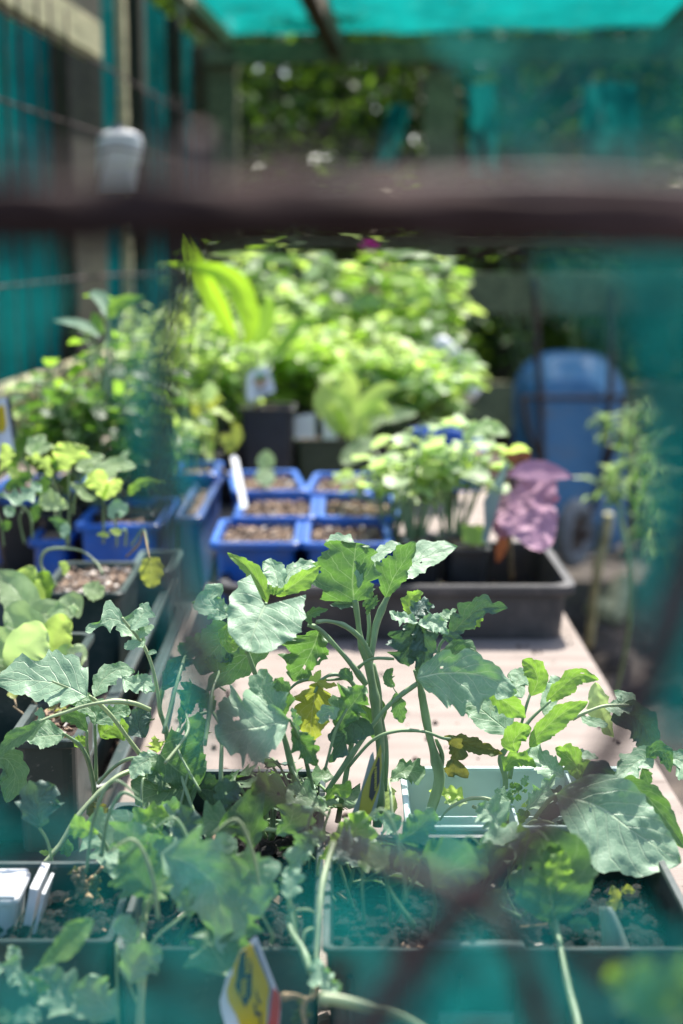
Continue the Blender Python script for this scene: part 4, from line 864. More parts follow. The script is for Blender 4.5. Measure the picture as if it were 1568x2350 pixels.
# bent bare stalks in the mint tray
hstem(K, 'FR', [(800, 940), (755, 860), (690, 790), (620, 778), (560, 790), (490, 830), (450, 880)], 24, 10, .845, .84, mat='stem_p')
hstem(K, 'FR', [(600, 815), (660, 845), (720, 878), (752, 900)], 12, 14, .85, mat='stem_p')
hleaf(K, 'FR', [(560, 780), (520, 760), (460, 755), (400, 745)], 26, 34, 'lime', .87, (0, .6), 'ovate', .45, .3, .2, N=18, K=5)
hleaf(K, 'FR', [(580, 800), (520, 790), (470, 800)], 22, 24, 'pale', .872, (0, .6), 'ovate', .45, .3, .2, N=16, K=4)
hstem(K, 'FR', [(735, 900), (738, 950), (715, 1020)], 20, 16, .84, .82, mat='stem_p')
hleaf(K, 'FR', [(225, 875), (215, 820), (205, 760), (222, 722)], 42, 40, 'pale', .87, (0, .2), 'strap', .05, .15, .03)
# --- the biggest leaf and its neighbours at right
K = kale('kale with the largest pale drooping leaf at the right edge', 'FR', 980, 1000, .80)
hstem(K, 'FR', [(860, 1060), (830, 950), (870, 890), (930, 885), (975, 900)], 20, 16, .82, .80)
hstem(K, 'FR', [(830, 980), (880, 880), (940, 800), (985, 762)], 20, 20, .83, .79)
hleaf(K, 'FR', [(985, 760), (1180, 815), (1340, 930), (1560, 1075)], 165, 250, 'kale', .77, (.1, .55), 'ovate', .07, .10, .035, .28, K=11, N=40, tooth=.03, holes=((.27, .15, .012),), seed=131)
hleaf(K, 'FR', [(1240, 735), (1360, 740), (1470, 850), (1580, 1010)], 62, 100, 'kale_g', .80, (0, .2), 'ovate', .12, .2, .05)
hleaf(K, 'FR', [(1100, 690), (1180, 650), (1240, 700), (1260, 740)], 50, 60, 'kale_d', .82, (0, .3), 'ovate', .2, .2, .08)
hleaf(K, 'FR', [(1430, 640), (1380, 600), (1320, 640), (1250, 690)], 50, 62, 'kale', .82, (0, .9), 'ovate', .2, .2, .08)
hleaf(K, 'FR', [(1400, 600), (1440, 560), (1490, 580), (1510, 660)], 40, 50, 'kale_g', .825, (0, .2), 'ovate', .2, .2, .08)
hleaf(K, 'FR', [(1500, 610), (1540, 600), (1600, 650), (1640, 720)], 50, 70, 'kale', .83, (0, .8), 'ovate', .15, .2, .08)
hleaf(K, 'FR', [(1380, 640), (1400, 680), (1410, 720)], 30, 30, 'kale_g', .825, (0, .1), 'ovate', .2, N=14, K=4)
hleaf(K, 'BR', [(985, 250), (1060, 290), (1100, 380), (1080, 480)], 62, 46, 'kale_d', .80, (0, .1), 'ovate', .3, .25, .16)
hleaf(K, 'BR', [(1100, 480), (1120, 530), (1150, 580), (1165, 605)], 30, 26, 'kale', .79, (0, .1), 'ovate', .2, .2)
# --- leaf seen from beneath on a long stalk
K = kale('kale leaf on a long bare stalk rising from below the front rim', 'BR', 1090, 1400, .62)
hstem(K, 'BR', [(1100, 1400), (1085, 1179), (1045, 1020), (1010, 850), (980, 700)], 44, 26, .60, .68, mat='stem')
hleaf(K, 'BR', [(978, 715), (955, 580), (925, 430), (815, 335)], 170, 225, 'kale_g', .68, (.1, .2), 'ovate', .08, .12, .03, .15, K=10, N=34, tooth=.02, holes=((.62, -.45, .03), (.22, -.05, .02)), seed=141)
hleaf(K, 'BR', [(800, 420), (740, 400), (690, 430), (670, 500)], 40, 46, 'kale_d', .70, (0, .2), 'ovate', .2)
hleaf(K, 'BR', [(760, 560), (720, 600), (690, 650), (660, 690)], 50, 46, 'kale_b', .70, (0, .3), 'ovate', .25)
hleaf(K, 'BR', [(1040, 720), (1090, 720), (1150, 730)], 34, 40, 'kale_d', .70, (0, .2), 'ovate', .3, N=16, K=4)
hleaf(K, 'BR', [(1240, 540), (1260, 600), (1240, 640), (1215, 680)], 26, 28, 'kale_y', .74, (0, .1), 'ovate', .4, .2, .15, N=18, K=4)
hleaf(K, 'BR', [(1285, 575), (1310, 560), (1350, 572)], 20, 22, 'kale_y', .74, (0, .1), 'ovate', .4, .2, .15, N=14, K=4)
# near blurred leaf bottom right
K = kale('out of focus green leaf close to the fence at bottom right', 'BR', 1500, 1700, .36)
hstem(K, 'BR', [(1600, 1700), (1500, 1300), (1480, 1150)], 40, 30, .36, .36)
hleaf(K, 'BR', [(1480, 1200), (1400, 1080), (1320, 1000), (1200, 960)], 110, 140, 'green', .36, (0, .4), 'ovate', .15, .1, .05)
hleaf(K, 'BR', [(1460, 1170), (1550, 1060), (1620, 1000), (1700, 950)], 150, 120, 'green', .37, (0, .3), 'ovate', .15, .1, .05)
hleaf(K, 'BR', [(1330, 1100), (1420, 1110), (1500, 1150), (1600, 1180)], 30, 40, 'lime', .365, (0, .3), 'ovate', .15)
# --- left plant with arching stalks
K = kale('kale with long arching pale stalks at the left', 'FL', 430, 900, .88)
hstem(K, 'FL', [(790, 760), (772, 580), (765, 470), (735, 370), (745, 290), (760, 250)], 30, 16, .88, .87)
hstem(K, 'FL', [(738, 400), (722, 280), (700, 180), (660, 80), (600, 0), (560, -50)], 18, 12, .87, .86, mat='stem_p')
hleaf(K, 'FM', [(660, 1090), (600, 1015), (520, 960), (392, 1018)], 62, 88, 'kale', .86, (0, .8), 'oak', .3, .15, .08, .2, seed=151)
hleaf(K, 'FM', [(600, 1010), (640, 960), (660, 920), (640, 892)], 34, 40, 'kale', .858, (0, .8), 'ovate', .3, .2)
hleaf(K, 'FM', [(640, 1050), (670, 1010), (708, 990)], 24, 24, 'kale', .858, (0, .8), 'ovate', .3, N=14, K=4)
hleaf(K, 'FM', [(650, 1070), (600, 1080), (570, 1095)], 22, 24, 'kale', .858, (0, .6), 'ovate', .2, N=14, K=4)
hleaf(K, 'FM', [(680, 1125), (700, 1110), (722, 1115)], 12, 12, 'kale', .862, (0, .6), 'ovate', .2, N=12, K=3)
hleaf(K, 'FL', [(400, 312), (300, 262), (160, 238), (-30, 245)], 105, 140, 'kale', .84, (0, .85), 'ovate', .2, .12, .05, .2, K=10, N=34, seed=161)
hleaf(K, 'FL', [(420, 330), (370, 310), (320, 320), (270, 290)], 28, 30, 'kale', .845, (0, .8), 'ovate', .3)
hleaf(K, 'FL', [(190, 360), (185, 390), (205, 410)], 20, 20, 'kale', .84, (0, .5), 'ovate', .3, N=12, K=3)
hstem(K, 'FL', [(690, 640), (600, 520), (510, 400), (430, 325), (330, 280), (240, 242)], 26, 10, .87, .84, mat='stem_p')
hstem(K, 'FL', [(690, 372), (620, 345), (520, 334), (400, 352), (300, 385), (200, 420), (110, 485)], 24, 12, .85, .82, mat='stem_p')
hleaf(K, 'FL', [(215, 415), (120, 480), (50, 520), (-10, 600)], 34, 40, 'kale_g', .82, (0, .4), 'lance', .2, .3)
hleaf(K, 'FL', [(435, 315), (470, 240), (540, 190), (620, 200)], 46, 50, 'kale', .86, (0, .8), 'ovate', .2, .2, .06)
hleaf(K, 'FL', [(560, 225), (610, 250), (660, 250), (712, 290)], 46, 46, 'kale', .862, (0, .8), 'ovate', .35, .2, .1)
hleaf(K, 'FL', [(755, 262), (780, 200), (830, 155), (902, 150)], 34, 46, 'kale_d', .86, (0, .4), 'ovate', .15, .3, .06)
hleaf(K, 'FL', [(740, 280), (790, 240), (835, 220)], 24, 24, 'kale_d', .86, (0, .2), 'ovate', .25, N=14, K=4)
hleaf(K, 'FL', [(668, 500), (640, 450), (650, 400), (690, 372)], 60, 68, 'kale_d', .85, (0, .4), 'ovate', .2, .3, .08)
hleaf(K, 'FL', [(722, 570), (718, 540), (708, 490)], 34, 30, 'lime', .84, (0, 0), 'ovate', .4, .2, .1, N=16, K=4)
hleaf(K, 'FL', [(300, 490), (240, 490), (180, 495), (118, 505)], 54, 68, 'kale', .85, (0, .8), 'ovate', .15, .2, .05)
hstem(K, 'FL', [(440, 800), (415, 640), (370, 540), (290, 480)], 26, 16, .87, .85)
hstem(K, 'FL', [(425, 700), (402, 560), (398, 470)], 18, 14, .87, .86); hstem(K, 'FL', [(440, 700), (440, 560), (435, 440)], 18, 12, .875, .87)
hleaf(K, 'FL', [(400, 470), (360, 420), (310, 400), (285, 430)], 34, 36, 'kale_g', .86, (0, .3), 'ovate', .2)
hleaf(K, 'FL', [(430, 440), (440, 400), (400, 360), (340, 330)], 55, 62, 'kale', .87, (0, .6), 'ovate', .2)
hleaf(K, 'FL', [(440, 430), (500, 400), (560, 380), (600, 385)], 46, 50, 'kale', .87, (0, .6), 'ovate', .2)
hleaf(K, 'FL', [(460, 500), (500, 460), (560, 440), (612, 470)], 62, 70, 'kale_l', .88, (0, .1), 'ovate', .15)
hleaf(K, 'FL', [(340, 540), (370, 520), (395, 500)], 34, 30, 'kale_l', .88, (0, .2), 'ovate', .25, N=14, K=4)
hstem(K, 'FL', [(790, 580), (830, 480), (880, 410), (950, 385)], 20, 12, .87, .88, mat='stem_p'); hstem(K, 'FL', [(850, 580), (890, 480), (930, 390)], 14, 10, .89, .89)
hstem(K, 'FL', [(930, 640), (925, 420), (915, 340), (870, 230)], 14, 8, .90, .90); hleaf(K, 'FL', [(940, 470), (910, 480), (890, 470)], 16, 18, 'kale_l', .88, (0, .2), 'ovate', .3, N=12, K=3)
# cabbage-like folded leaf
K = kale('kale with a broad folded bright green leaf left of centre', 'FL', 440, 1100, .84)
hleaf(K, 'FL', [(735, 575), (800, 640), (860, 680), (920, 712)], 160, 70, 'kale_g', .82, (0, .3), 'round', .12, .2, .06, .2, K=10, N=32, seed=171)
hleaf(K, 'FL', [(910, 725), (820, 735), (720, 740), (600, 700)], 140, 115, 'kale_g', .815, (0, .55), 'ovate', .12, .12, .05, .2, K=10, N=32, seed=175)
hleaf(K, 'FL', [(730, 580), (690, 600), (640, 630), (600, 690)], 60, 50, 'kale', .825, (0, .7), 'ovate', .15)
hleaf(K, 'FL', [(900, 740), (960, 740), (1010, 780), (1030, 860)], 90, 95, 'kale_d', .835, (0, .1), 'ovate', .2, .15)
hstem(K, 'FL', [(612, 648), (540, 680), (470, 738), (400, 810), (340, 885), (280, 990), (200, 1080), (100, 1190)], 24, 22, .83, .78, mat='stem_p')
hstem(K, 'FL', [(665, 600), (590, 600), (520, 640), (450, 710)], 20, 16, .85, .86)
hleaf(K, 'FL', [(400, 800), (440, 830), (480, 850), (512, 850)], 40, 60, 'kale_b', .84, (0, .1), 'ovate', .2)
hleaf(K, 'FL', [(250, 1010), (220, 1030), (180, 1022)], 18, 16, 'kale_l', .82, (0, .4), 'ovate', .3, N=12, K=3)
hleaf(K, 'FL', [(260, 1000), (300, 1000), (310, 1050)], 34, 36, 'kale_g', .83, (0, .1), 'ovate', .2, N=16, K=4)
hleaf(K, 'BL', [(120, 560), (80, 590), (30, 640), (-20, 660)], 36, 60, 'kale_g', .77, (0, .3), 'ovate', .25)
hleaf(K, 'BL', [(100, 580), (140, 620), (185, 640)], 44, 60, 'kale_g', .78, (0, .2), 'ovate', .2)
hstem(K, 'FL', [(665, 855), (620, 890), (560, 925)], 16, 12, .82, .82)
hleaf(K, 'FL', [(-40, 600), (30, 600), (70, 680), (30, 800)], 70, 90, 'kale_g', .83, (0, .2), 'ovate', .15)
# --- bottom left plant
K = kale('kale with star shaped and hanging lobed leaves at the bottom left', 'BL', 650, 1400, .72)
hstem(K, 'BL', [(645, 1400), (640, 1179), (650, 1000), (655, 900)], 40, 34, .64, .65, mat='stem_p')
hstem(K, 'BL', [(655, 905), (648, 790), (680, 640), (715, 520), (735, 470), (790, 300)], 34, 12, .65, .74, mat='stem_p')
hstem(K, 'BL', [(670, 860), (730, 770), (800, 715), (852, 672)], 18, 14, .65, .66)
hstem(K, 'BL', [(640, 960), (610, 900), (550, 850)], 18, 14, .64, .65, mat='stem_p')
hleaf(K, 'BL', [(575, 545), (540, 450), (480, 330), (385, 262)], 105, 145, 'kale', .74, (0, .5), 'fan', .28, .12, .05, .2, K=10, N=32, seed=181)
hleaf(K, 'BL', [(800, 285), (770, 240), (720, 210), (695, 185)], 40, 50, 'kale', .76, (0, .6), 'ovate', .3)
hleaf(K, 'BL', [(790, 290), (860, 290), (910, 270), (962, 262)], 40, 60, 'kale', .76, (0, .7), 'ovate', .35)
hleaf(K, 'BL', [(780, 310), (740, 310), (700, 295)], 30, 30, 'kale', .76, (0, .6), 'ovate', .3, N=16, K=4)
hleaf(K, 'BL', [(860, 290), (890, 320), (905, 358)], 18, 20, 'kale', .76, (0, .5), 'ovate', .3, N=12, K=3)
hleaf(K, 'BL', [(740, 395), (880, 450), (990, 560), (1050, 870)], 165, 150, 'kale', .66, (0, .25), 'ovate', .34, .2, .08, .25, K=10, N=36, seed=191)
hleaf(K, 'BL', [(960, 500), (1000, 430), (1030, 350), (1060, 420)], 62, 60, 'kale', .665, (0, .4), 'ovate', .3)
hleaf(K, 'BL', [(980, 520), (1080, 500), (1180, 510), (1262, 600)], 110, 120, 'kale', .665, (0, .45), 'ovate', .38, .15, .08)
hleaf(K, 'BL', [(1000, 560), (1060, 620), (1090, 740), (1100, 860)], 110, 120, 'kale', .668, (0, -.1), 'ovate', .28, .2, .08)
hleaf(K, 'BL', [(800, 420), (820, 500), (850, 600), (870, 690)], 66, 66, 'kale', .66, (0, .3), 'ovate', .3, .2, .1)
hleaf(K, 'BL', [(730, 480), (700, 480), (680, 460)], 18, 20, 'kale', .74, (0, .3), 'ovate', .3, N=12, K=3)
hleaf(K, 'BL', [(600, 560), (560, 500), (500, 450), (480, 430)], 40, 60, 'kale_g', .76, (0, -.2), 'ovate', .2)
hleaf(K, 'BL', [(530, 480), (520, 540), (490, 620), (480, 690)], 62, 56, 'kale_g', .75, (0, -.1), 'ovate', .15, holes=((.4, .5, .04),))
hleaf(K, 'BL', [(580, 560), (560, 640), (540, 720), (520, 750)], 50, 60, 'kale_d', .755, (0, -.1), 'ovate', .2)
hleaf(K, 'BL', [(620, 820), (600, 770), (570, 720), (600, 680)], 50, 50, 'kale', .65, (0, .3), 'ovate', .25, .2, .1)
hleaf(K, 'BL', [(430, 700), (360, 750), (280, 840), (178, 915)], 60, 58, 'kale_l', .645, (0, .5), 'ovate', .12, .3, .05, seed=201)
hleaf(K, 'BL', [(-60, 920), (30, 920), (90, 960), (110, 1050)], 60, 66, 'kale', .64, (0, .5), 'oak', .25, .2, .08)
hleaf(K, 'BL', [(40, 930), (60, 870), (40, 820)], 30, 40, 'kale', .64, (0, .5), 'ovate', .25)
hleaf(K, 'BL', [(110, 950), (150, 1000), (185, 1050), (170, 1100)], 50, 44, 'kale_g', .645, (0, .2), 'ovate', .25)
hleaf(K, 'BL', [(60, 1179), (110, 1140), (150, 1130), (190, 1160)], 40, 50, 'kale', .62, (0, .5), 'ovate', .25)
hleaf(K, 'BL', [(-20, 1160), (20, 1140), (40, 1120)], 40, 40, 'kale_g', .62, (0, .5), 'ovate', .25, N=14, K=4)
# --- the withering plant beside the yellow label
K = kale('withering kale with twisted stalks right of the yellow label', 'BL', 1400, 1300, .70)
hstem(K, 'BL', [(1345, 500), (1325, 590), (1345, 720), (1385, 850), (1435, 960), (1438, 1040), (1400, 1075)], 24, 18, .68, .635, mat='stem')
hstem(K, 'BL', [(1322, 690), (1340, 760), (1390, 840), (1425, 940)], 24, 34, .67, .64)
hstem(K, 'BL', [(1530, 350), (1500, 450), (1475, 560), (1462, 700), (1450, 900)], 30, 20, .70, .645, mat='stem_p')
hstem(K, 'BL', [(1360, 655), (1420, 655), (1480, 690)], 14, 10, .67, .67, mat='stem_p'); hstem(K, 'BL', [(1440, 740), (1400, 760), (1385, 850)], 14, 12, .66, .65)
hleaf(K, 'BL', [(1480, 330), (1420, 350), (1360, 420), (1300, 570)], 46, 52, 'kale', .69, (0, .4), 'ovate', .4, .35, .2, seed=211)
hleaf(K, 'BL', [(1500, 330), (1460, 320), (1420, 330), (1390, 370)], 34, 36, 'kale', .69, (0, .5), 'ovate', .4, .35, .2)
hleaf(K, 'BL', [(1450, 870), (1480, 950), (1530, 1000), (1568, 1020)], 40, 55, 'kale', .64, (0, .5), 'ovate', .4, .3, .2)
hleaf(K, 'BL', [(1500, 970), (1520, 1010), (1540, 1060)], 34, 36, 'kale_g', .64, (0, .1), 'ovate', .4, .3, .2, N=16, K=4)
hstem(K, 'BL', [(1290, 1055), (1350, 1050), (1410, 1065), (1445, 1040), (1440, 960)], 34, 20, .63, .64, mat='stem_d'); hstem(K, 'BL', [(1410, 1060), (1390, 1110), (1400, 1179), (1395, 1300)], 20, 26, .63, .63, mat='stem_d')
hleaf(K, 'BL', [(1380, 1060), (1390, 1110), (1370, 1150), (1340, 1190)], 30, 40, 'kale_b', .632, (0, .2), 'ovate', .4, .3, .2)
# fallen stalks and dry bits
def bit(label, name, fr, pts, w0, w1, d, m, cat, group=None):
    mb = MB(); s = FRM[fr][2]; mb.tube([P(*Q(fr, *p), d) for p in pts], lambda u: (w0+(w1-w0)*u)*s*d/FPX/2, n=7, wob=.3); tag(mb.build(name, M[m], smooth=True), label, cat, group)
bit('pale fallen stalk lying across the middle tray', 'fallen_stalk', 'BL', [(1085, 275), (1250, 288), (1400, 308), (1545, 322)], 24, 22, .79, 'stem_p', 'stalk')
bit('thick pale stalk lying across the bottom in front of the trays', 'fallen_stalk', 'BR', [(-100, 1060), (40, 1080), (160, 1110), (290, 1150), (420, 1230)], 60, 34, .58, 'stem_p', 'stalk')
bit('thin brown twig lying on the wide dark tray', 'dry_twig', 'BR', [(820, 735), (880, 730), (945, 722)], 12, 10, .70, 'stem_d', 'twig')
bit('pale cut stalk end lying in the bottom left tray', 'fallen_stalk', 'BL', [(360, 590), (395, 560), (430, 535), (450, 500)], 40, 34, .74, 'stem_p', 'stalk')
D = thing('dried_seedling', P(*Q('BL', 380, 620), .74), 'shrivelled brown dried plant on the soil of the bottom left tray', 'dried plant'); rr = random.Random(8); mb = MB()
for k in range(16):
    x, y = 340+rr.uniform(-10, 60), 560+rr.uniform(-60, 70); pts = [(x, y)]
    for j in range(3): pts.append((pts[-1][0]+rr.uniform(-30, 36), pts[-1][1]+rr.uniform(-34, 34)))
    mb.tube([P(*Q('BL', *p), .735+rr.uniform(-.01, .01)) for p in pts], .0009+rr.random()*.0012, n=5, wob=.4)
mb.build('stems', M['stem_d'], D, smooth=True)
for a in ([(400, 600), (430, 560), (455, 490)], [(420, 640), (440, 600), (452, 580)], [(350, 500), (340, 480), (330, 470)]): hleaf(D, 'BL', a, 26, 26, 'kale_b', .735, (0, .3), 'ovate', .5, .3, .3, N=14, K=4)
# lush lower growth filling the dark trays
gf = 'small kale seedlings between the tall kale'
for i, (x, y, d, s) in enumerate(((620, 1830, .82, 3), (700, 1800, .85, 4), (780, 1990, .78, 5))):
    q = P(x, y, d); bushy('kale_seedling', 'short leafy kale seedling '+('at the back of the middle tray', 'left of the tall folded label', 'in front of the tallest stem', 'right below the tall folded label', 'at the left of the fallen stalk', 'under the lobed drooping leaves', 'in the shade of the bent stalk, wide dark tray')[i], 'seedling', (q.x, q.y, q.z-.02), .045, .028, 6, 16, .022, ['kale_g', 'kale_d', 'kale'], 'lobed', 300+i, gf)

# the tangle of lower stalks and leaves between the tall plants
def tangle(label, seed, x0, x1, y0, y1, n, ns):
    rd = random.Random(seed); yc = (y0+y1)/2; K = kale(label, 'D', (x0+x1)/2, y1, .74)
    for i in range(n):
        x = rd.uniform(x0, x1); y = y0+(y1-y0)*rd.random()**.8; dr = (G(x, y, .86)-CAM).dot(FW); d = min(.86, dr-rd.uniform(.0, .04)); d = max(d, .64)
        a = rd.uniform(-2.6, -.5) if rd.random() < .6 else rd.uniform(-3.6, .4); L_ = rd.uniform(75, 150)*(.85+.3*(y-1800)/400); b = a+rd.uniform(-.7, .7)
        m = rd.choice(['kale', 'kale', 'kale_g', 'kale_d', 'kale_g', 'kale_l']); dx, dy = math.cos(a), math.sin(a); ex, ey = math.cos(b), math.sin(b); w = L_*rd.uniform(.25, .42)
        p1 = (x+dx*L_*.45, y+dy*L_*.45); p2 = (p1[0]+ex*L_*.5, p1[1]+ey*L_*.5+rd.uniform(0, 22))
        hleaf(K, 'D', [(x, y), p1, p2], w, w*rd.uniform(.8, 1.2), m, d, (rd.uniform(-.3, .3), rd.uniform(-.2, .9)), rd.choice(['ovate', 'ovate', 'fan']), rd.uniform(.2, .34), .2, .1, .25, N=20, K=6, holes=((rd.uniform(.3, .8), rd.uniform(-.6, .6), .035),) if rd.random() < .3 else ())
        if rd.random() < .75: hstem(K, 'D', [(x+rd.uniform(-70, 70), min(2165, y+rd.uniform(90, 190))), (x+rd.uniform(-25, 25), y+45), (x, y), (x+dx*8, y+dy*8)], rd.uniform(7, 11), 5, min(.8, d+.02), d, mat=rd.choice(['stem', 'stem_p']), n=7)
    for i in range(ns):
        x = rd.uniform(x0, x1); s = rd.choice([-1, 1]); h = rd.uniform(80, 220); r = rd.uniform(50, 150); y = rd.uniform(yc+40, y1); d = max(.65, (G(x, y, .86)-CAM).dot(FW)-.01)
        hstem(K, 'D', [(x, y), (x+s*r*.15, y-h*.6), (x+s*r*.5, y-h), (x+s*r, y-h*.85)], rd.uniform(7, 12), 5, d, d, mat=rd.choice(['stem', 'stem_p']), n=7)
tangle('tangled low kale growth filling the middle tray', 501, 300, 720, 1790, 2110, 17, 3)
tangle('low ragged kale leaves between the fallen stalk and the mint tray', 502, 560, 930, 1790, 1990, 9, 1)
tangle('low shaded kale leaves spreading over the wide dark tray', 503, 820, 1300, 1900, 2110, 13, 3)
tangle('low kale stalks at the left, before the nested dark trays', 504, 60, 420, 1740, 2010, 6, 2)
tangle('dim kale leaves before the pale board, left of the heart shaped leaf', 506, 395, 520, 1500, 1740, 6, 1)
tangle('leaves below the rim of the front trays', 505, 120, 560, 2190, 2340, 4, 0)
# ------------------------------------------------------------------ seedlings and potted plants further back
def at(x, y, d, dz=0): q = P(x, y, d); return (q.x, q.y, q.z+dz)
# lime rosette left
K = thing('lettuce_plant', P(80, 1500, 1.08), 'lime green lettuce rosette with rounded leaves at the left edge', 'lettuce')
for a, w1, w2, m, d, g in (([(60, 1530), (70, 1480), (40, 1420), (10, 1400)], 50, 54, 'pale', 1.06, .5), ([(100, 1530), (120, 1480), (140, 1440), (165, 1425)], 40, 38, 'lime', 1.06, .1), ([(110, 1530), (150, 1510), (175, 1500), (192, 1480)], 30, 34, 'pale', 1.05, .7), ([(60, 1520), (80, 1460), (100, 1410), (150, 1392)], 44, 46, 'pale', 1.08, .6), ([(50, 1530), (60, 1490), (90, 1460), (110, 1450)], 50, 46, 'pale', 1.03, -.1), ([(40, 1540), (20, 1500), (0, 1470), (-30, 1450)], 46, 44, 'pale', 1.03, .4), ([(60, 1430), (50, 1380), (20, 1340), (-30, 1330)], 44, 44, 'pale', 1.12, .7), ([(70, 1420), (70, 1370), (60, 1330), (80, 1300)], 34, 34, 'lime', 1.14, .3), ([(60, 1400), (90, 1360), (100, 1330), (95, 1310)], 30, 28, 'green', 1.15, .3), ([(120, 1420), (150, 1400), (170, 1380), (180, 1420)], 26, 24, 'pale', 1.1, .6), ([(30, 1560), (60, 1540), (90, 1560), (60, 1590)], 30, 30, 'lime', 1.02, .6)):
    hleaf(K, 'D', a, w1, w2, m, d, (0, g), 'round', .06, .2, .04, .1, N=20, K=6, lobe=.2)
# tall kale seedlings at left (behind), leaves read off the photograph
K = thing('kale_seedling', P(150, 1330, 1.32), 'clump of slender kale seedlings with fan leaves in the dark left pot', 'seedling')
ST = [((560, 1540), (568, 1250), (560, 960)), ((500, 1500), (480, 1180), (420, 980)), ((600, 1300), (620, 1150), (700, 960)), ((850, 1540), (850, 1350), (848, 1180)), ((270, 1500), (240, 1300), (100, 1180)), ((560, 1560), (500, 1400), (450, 1300)), ((1030, 1560), (1035, 1440), (1000, 1430)), ((960, 1560), (955, 1430), (940, 1320)), ((30, 1560), (10, 1400), (-20, 1300)), ((200, 1540), (160, 1350), (180, 1280)), ((1080, 1560), (1180, 1430), (1220, 1560)), ((280, 1100), (240, 930), (180, 860))]
FRM['F5'] = (0, 815.4, .28)
for s_ in ST: hstem(K, 'F5', s_, 22, 14, 1.30, 1.27, n=6)
for a, w1, w2, m, d, g, kd in (([(550, 950), (540, 880), (560, 800), (570, 710)], 130, 150, 'lime', 1.25, .0, 'fan'), ([(420, 1000), (380, 900), (300, 850), (210, 840)], 60, 60, 'lime', 1.26, .1, 'oak'), ([(700, 960), (690, 900), (740, 850), (860, 830)], 70, 70, 'pale', 1.27, .7, 'ovate'), ([(700, 1000), (800, 960), (950, 890), (1130, 910)], 70, 90, 'pale', 1.24, .8, 'ovate'), ([(848, 1185), (840, 1100), (800, 1020), (740, 960)], 110, 80, 'lime', 1.22, -.1, 'fan'), ([(848, 1185), (900, 1110), (960, 1050), (1010, 1040)], 50, 60, 'lime', 1.22, -.1, 'ovate'), ([(800, 1170), (700, 1160), (650, 1100), (570, 1040)], 34, 40, 'pale', 1.23, .8, 'ovate'), ([(340, 1050), (260, 1120), (150, 1180), (-20, 1140)], 70, 110, 'kale', 1.2, .8, 'oak'), ([(560, 1250), (500, 1230), (420, 1210), (315, 1200)], 70, 110, 'pale', 1.22, .5, 'fan'), ([(20, 1250), (80, 1280), (120, 1310)], 50, 50, 'kale', 1.2, .6, 'ovate'), ([(1060, 1150), (1100, 1080), (1200, 1030), (1350, 1040)], 36, 50, 'green', 1.28, .1, 'ovate'), ([(0, 950), (40, 880), (60, 800), (100, 760)], 70, 60, 'lime', 1.26, 0, 'fan'), ([(300, 850), (280, 760), (330, 700), (380, 660)], 70, 50, 'pale', 1.28, .7, 'ovate'), ([(250, 800), (300, 780), (370, 750), (440, 740)], 46, 50, 'pale', 1.28, .7, 'ovate'), ([(450, 850), (500, 900), (400, 850)], 60, 60, 'green', 1.28, .1, 'ovate'), ([(940, 1350), (920, 1300), (960, 1250), (1050, 1290)], 66, 70, 'kale', 1.21, .5, 'fan'), ([(1000, 1460), (960, 1450), (900, 1430)], 30, 34, 'lime', 1.2, .6, 'ovate'), ([(900, 1480), (850, 1470), (790, 1470)], 20, 24, 'lime', 1.2, .6, 'ovate'), ([(500, 1500), (530, 1450), (480, 1370), (400, 1340)], 50, 50, 'kale_g', 1.22, .1, 'ovate'), ([(520, 1500), (540, 1420), (560, 1380)], 44, 40, 'kale', 1.21, .5, 'ovate'), ([(40, 1100), (120, 1040), (200, 1000), (280, 980)], 60, 60, 'deep', 1.3, .2, 'ovate'), ([(160, 1000), (100, 960), (60, 930)], 40, 50, 'lime', 1.29, .6, 'ovate'), ([(1000, 860), (1020, 820), (1060, 780)], 30, 30, 'pale', 1.32, .6, 'ovate'), ([(320, 1150), (360, 1060), (380, 980)], 50, 60, 'deep', 1.31, .1, 'ovate'), ([(280, 1370), (300, 1260), (330, 1230)], 46, 40, 'deep', 1.31, .1, 'ovate'), ([(0, 1380), (40, 1400), (60, 1440)], 50, 50, 'deep', 1.25, .1, 'ovate')):
    hleaf(K, 'F5', a, w1, w2, m, d, (0, g), kd, .16, .18, .07, .2, N=20, K=6)
hleaf(K, 'D', [(345, 1278), (348, 1300), (348, 1325), (345, 1348)], 29, 27, 'kale_y', 1.14, (0, -.1), 'round', .12, .1, .06, N=20, K=6, lobe=.1)
hstem(K, 'D', [(290, 1278), (318, 1250), (330, 1222), (338, 1250), (345, 1282)], 5, 4, 1.2, 1.14, mat='stem_d', n=6)
hstem(K, 'D', [(130, 1345), (95, 1300), (110, 1262), (180, 1262), (220, 1290), (236, 1318)], 8, 5, 1.24, 1.2, mat='stem_p', n=6)
hleaf(K, 'D', [(190, 1345), (205, 1352), (222, 1360), (235, 1372)], 24, 22, 'pale', 1.12, (0, .7), 'ovate', .15, N=16, K=5)
hleaf(K, 'D', [(148, 1322), (148, 1300), (135, 1290)], 10, 10, 'lime', 1.18, (0, .2), 'ovate', .2, N=12, K=3)
bushy('kale_seedling', 'withered little seedlings in the small dark pot by the lettuce', 'seedling', at(95, 1660, .97), .02, .03, 7, 14, .014, ['kale_y', 'kale_b'], 'oval', 71, smat='stem_d')
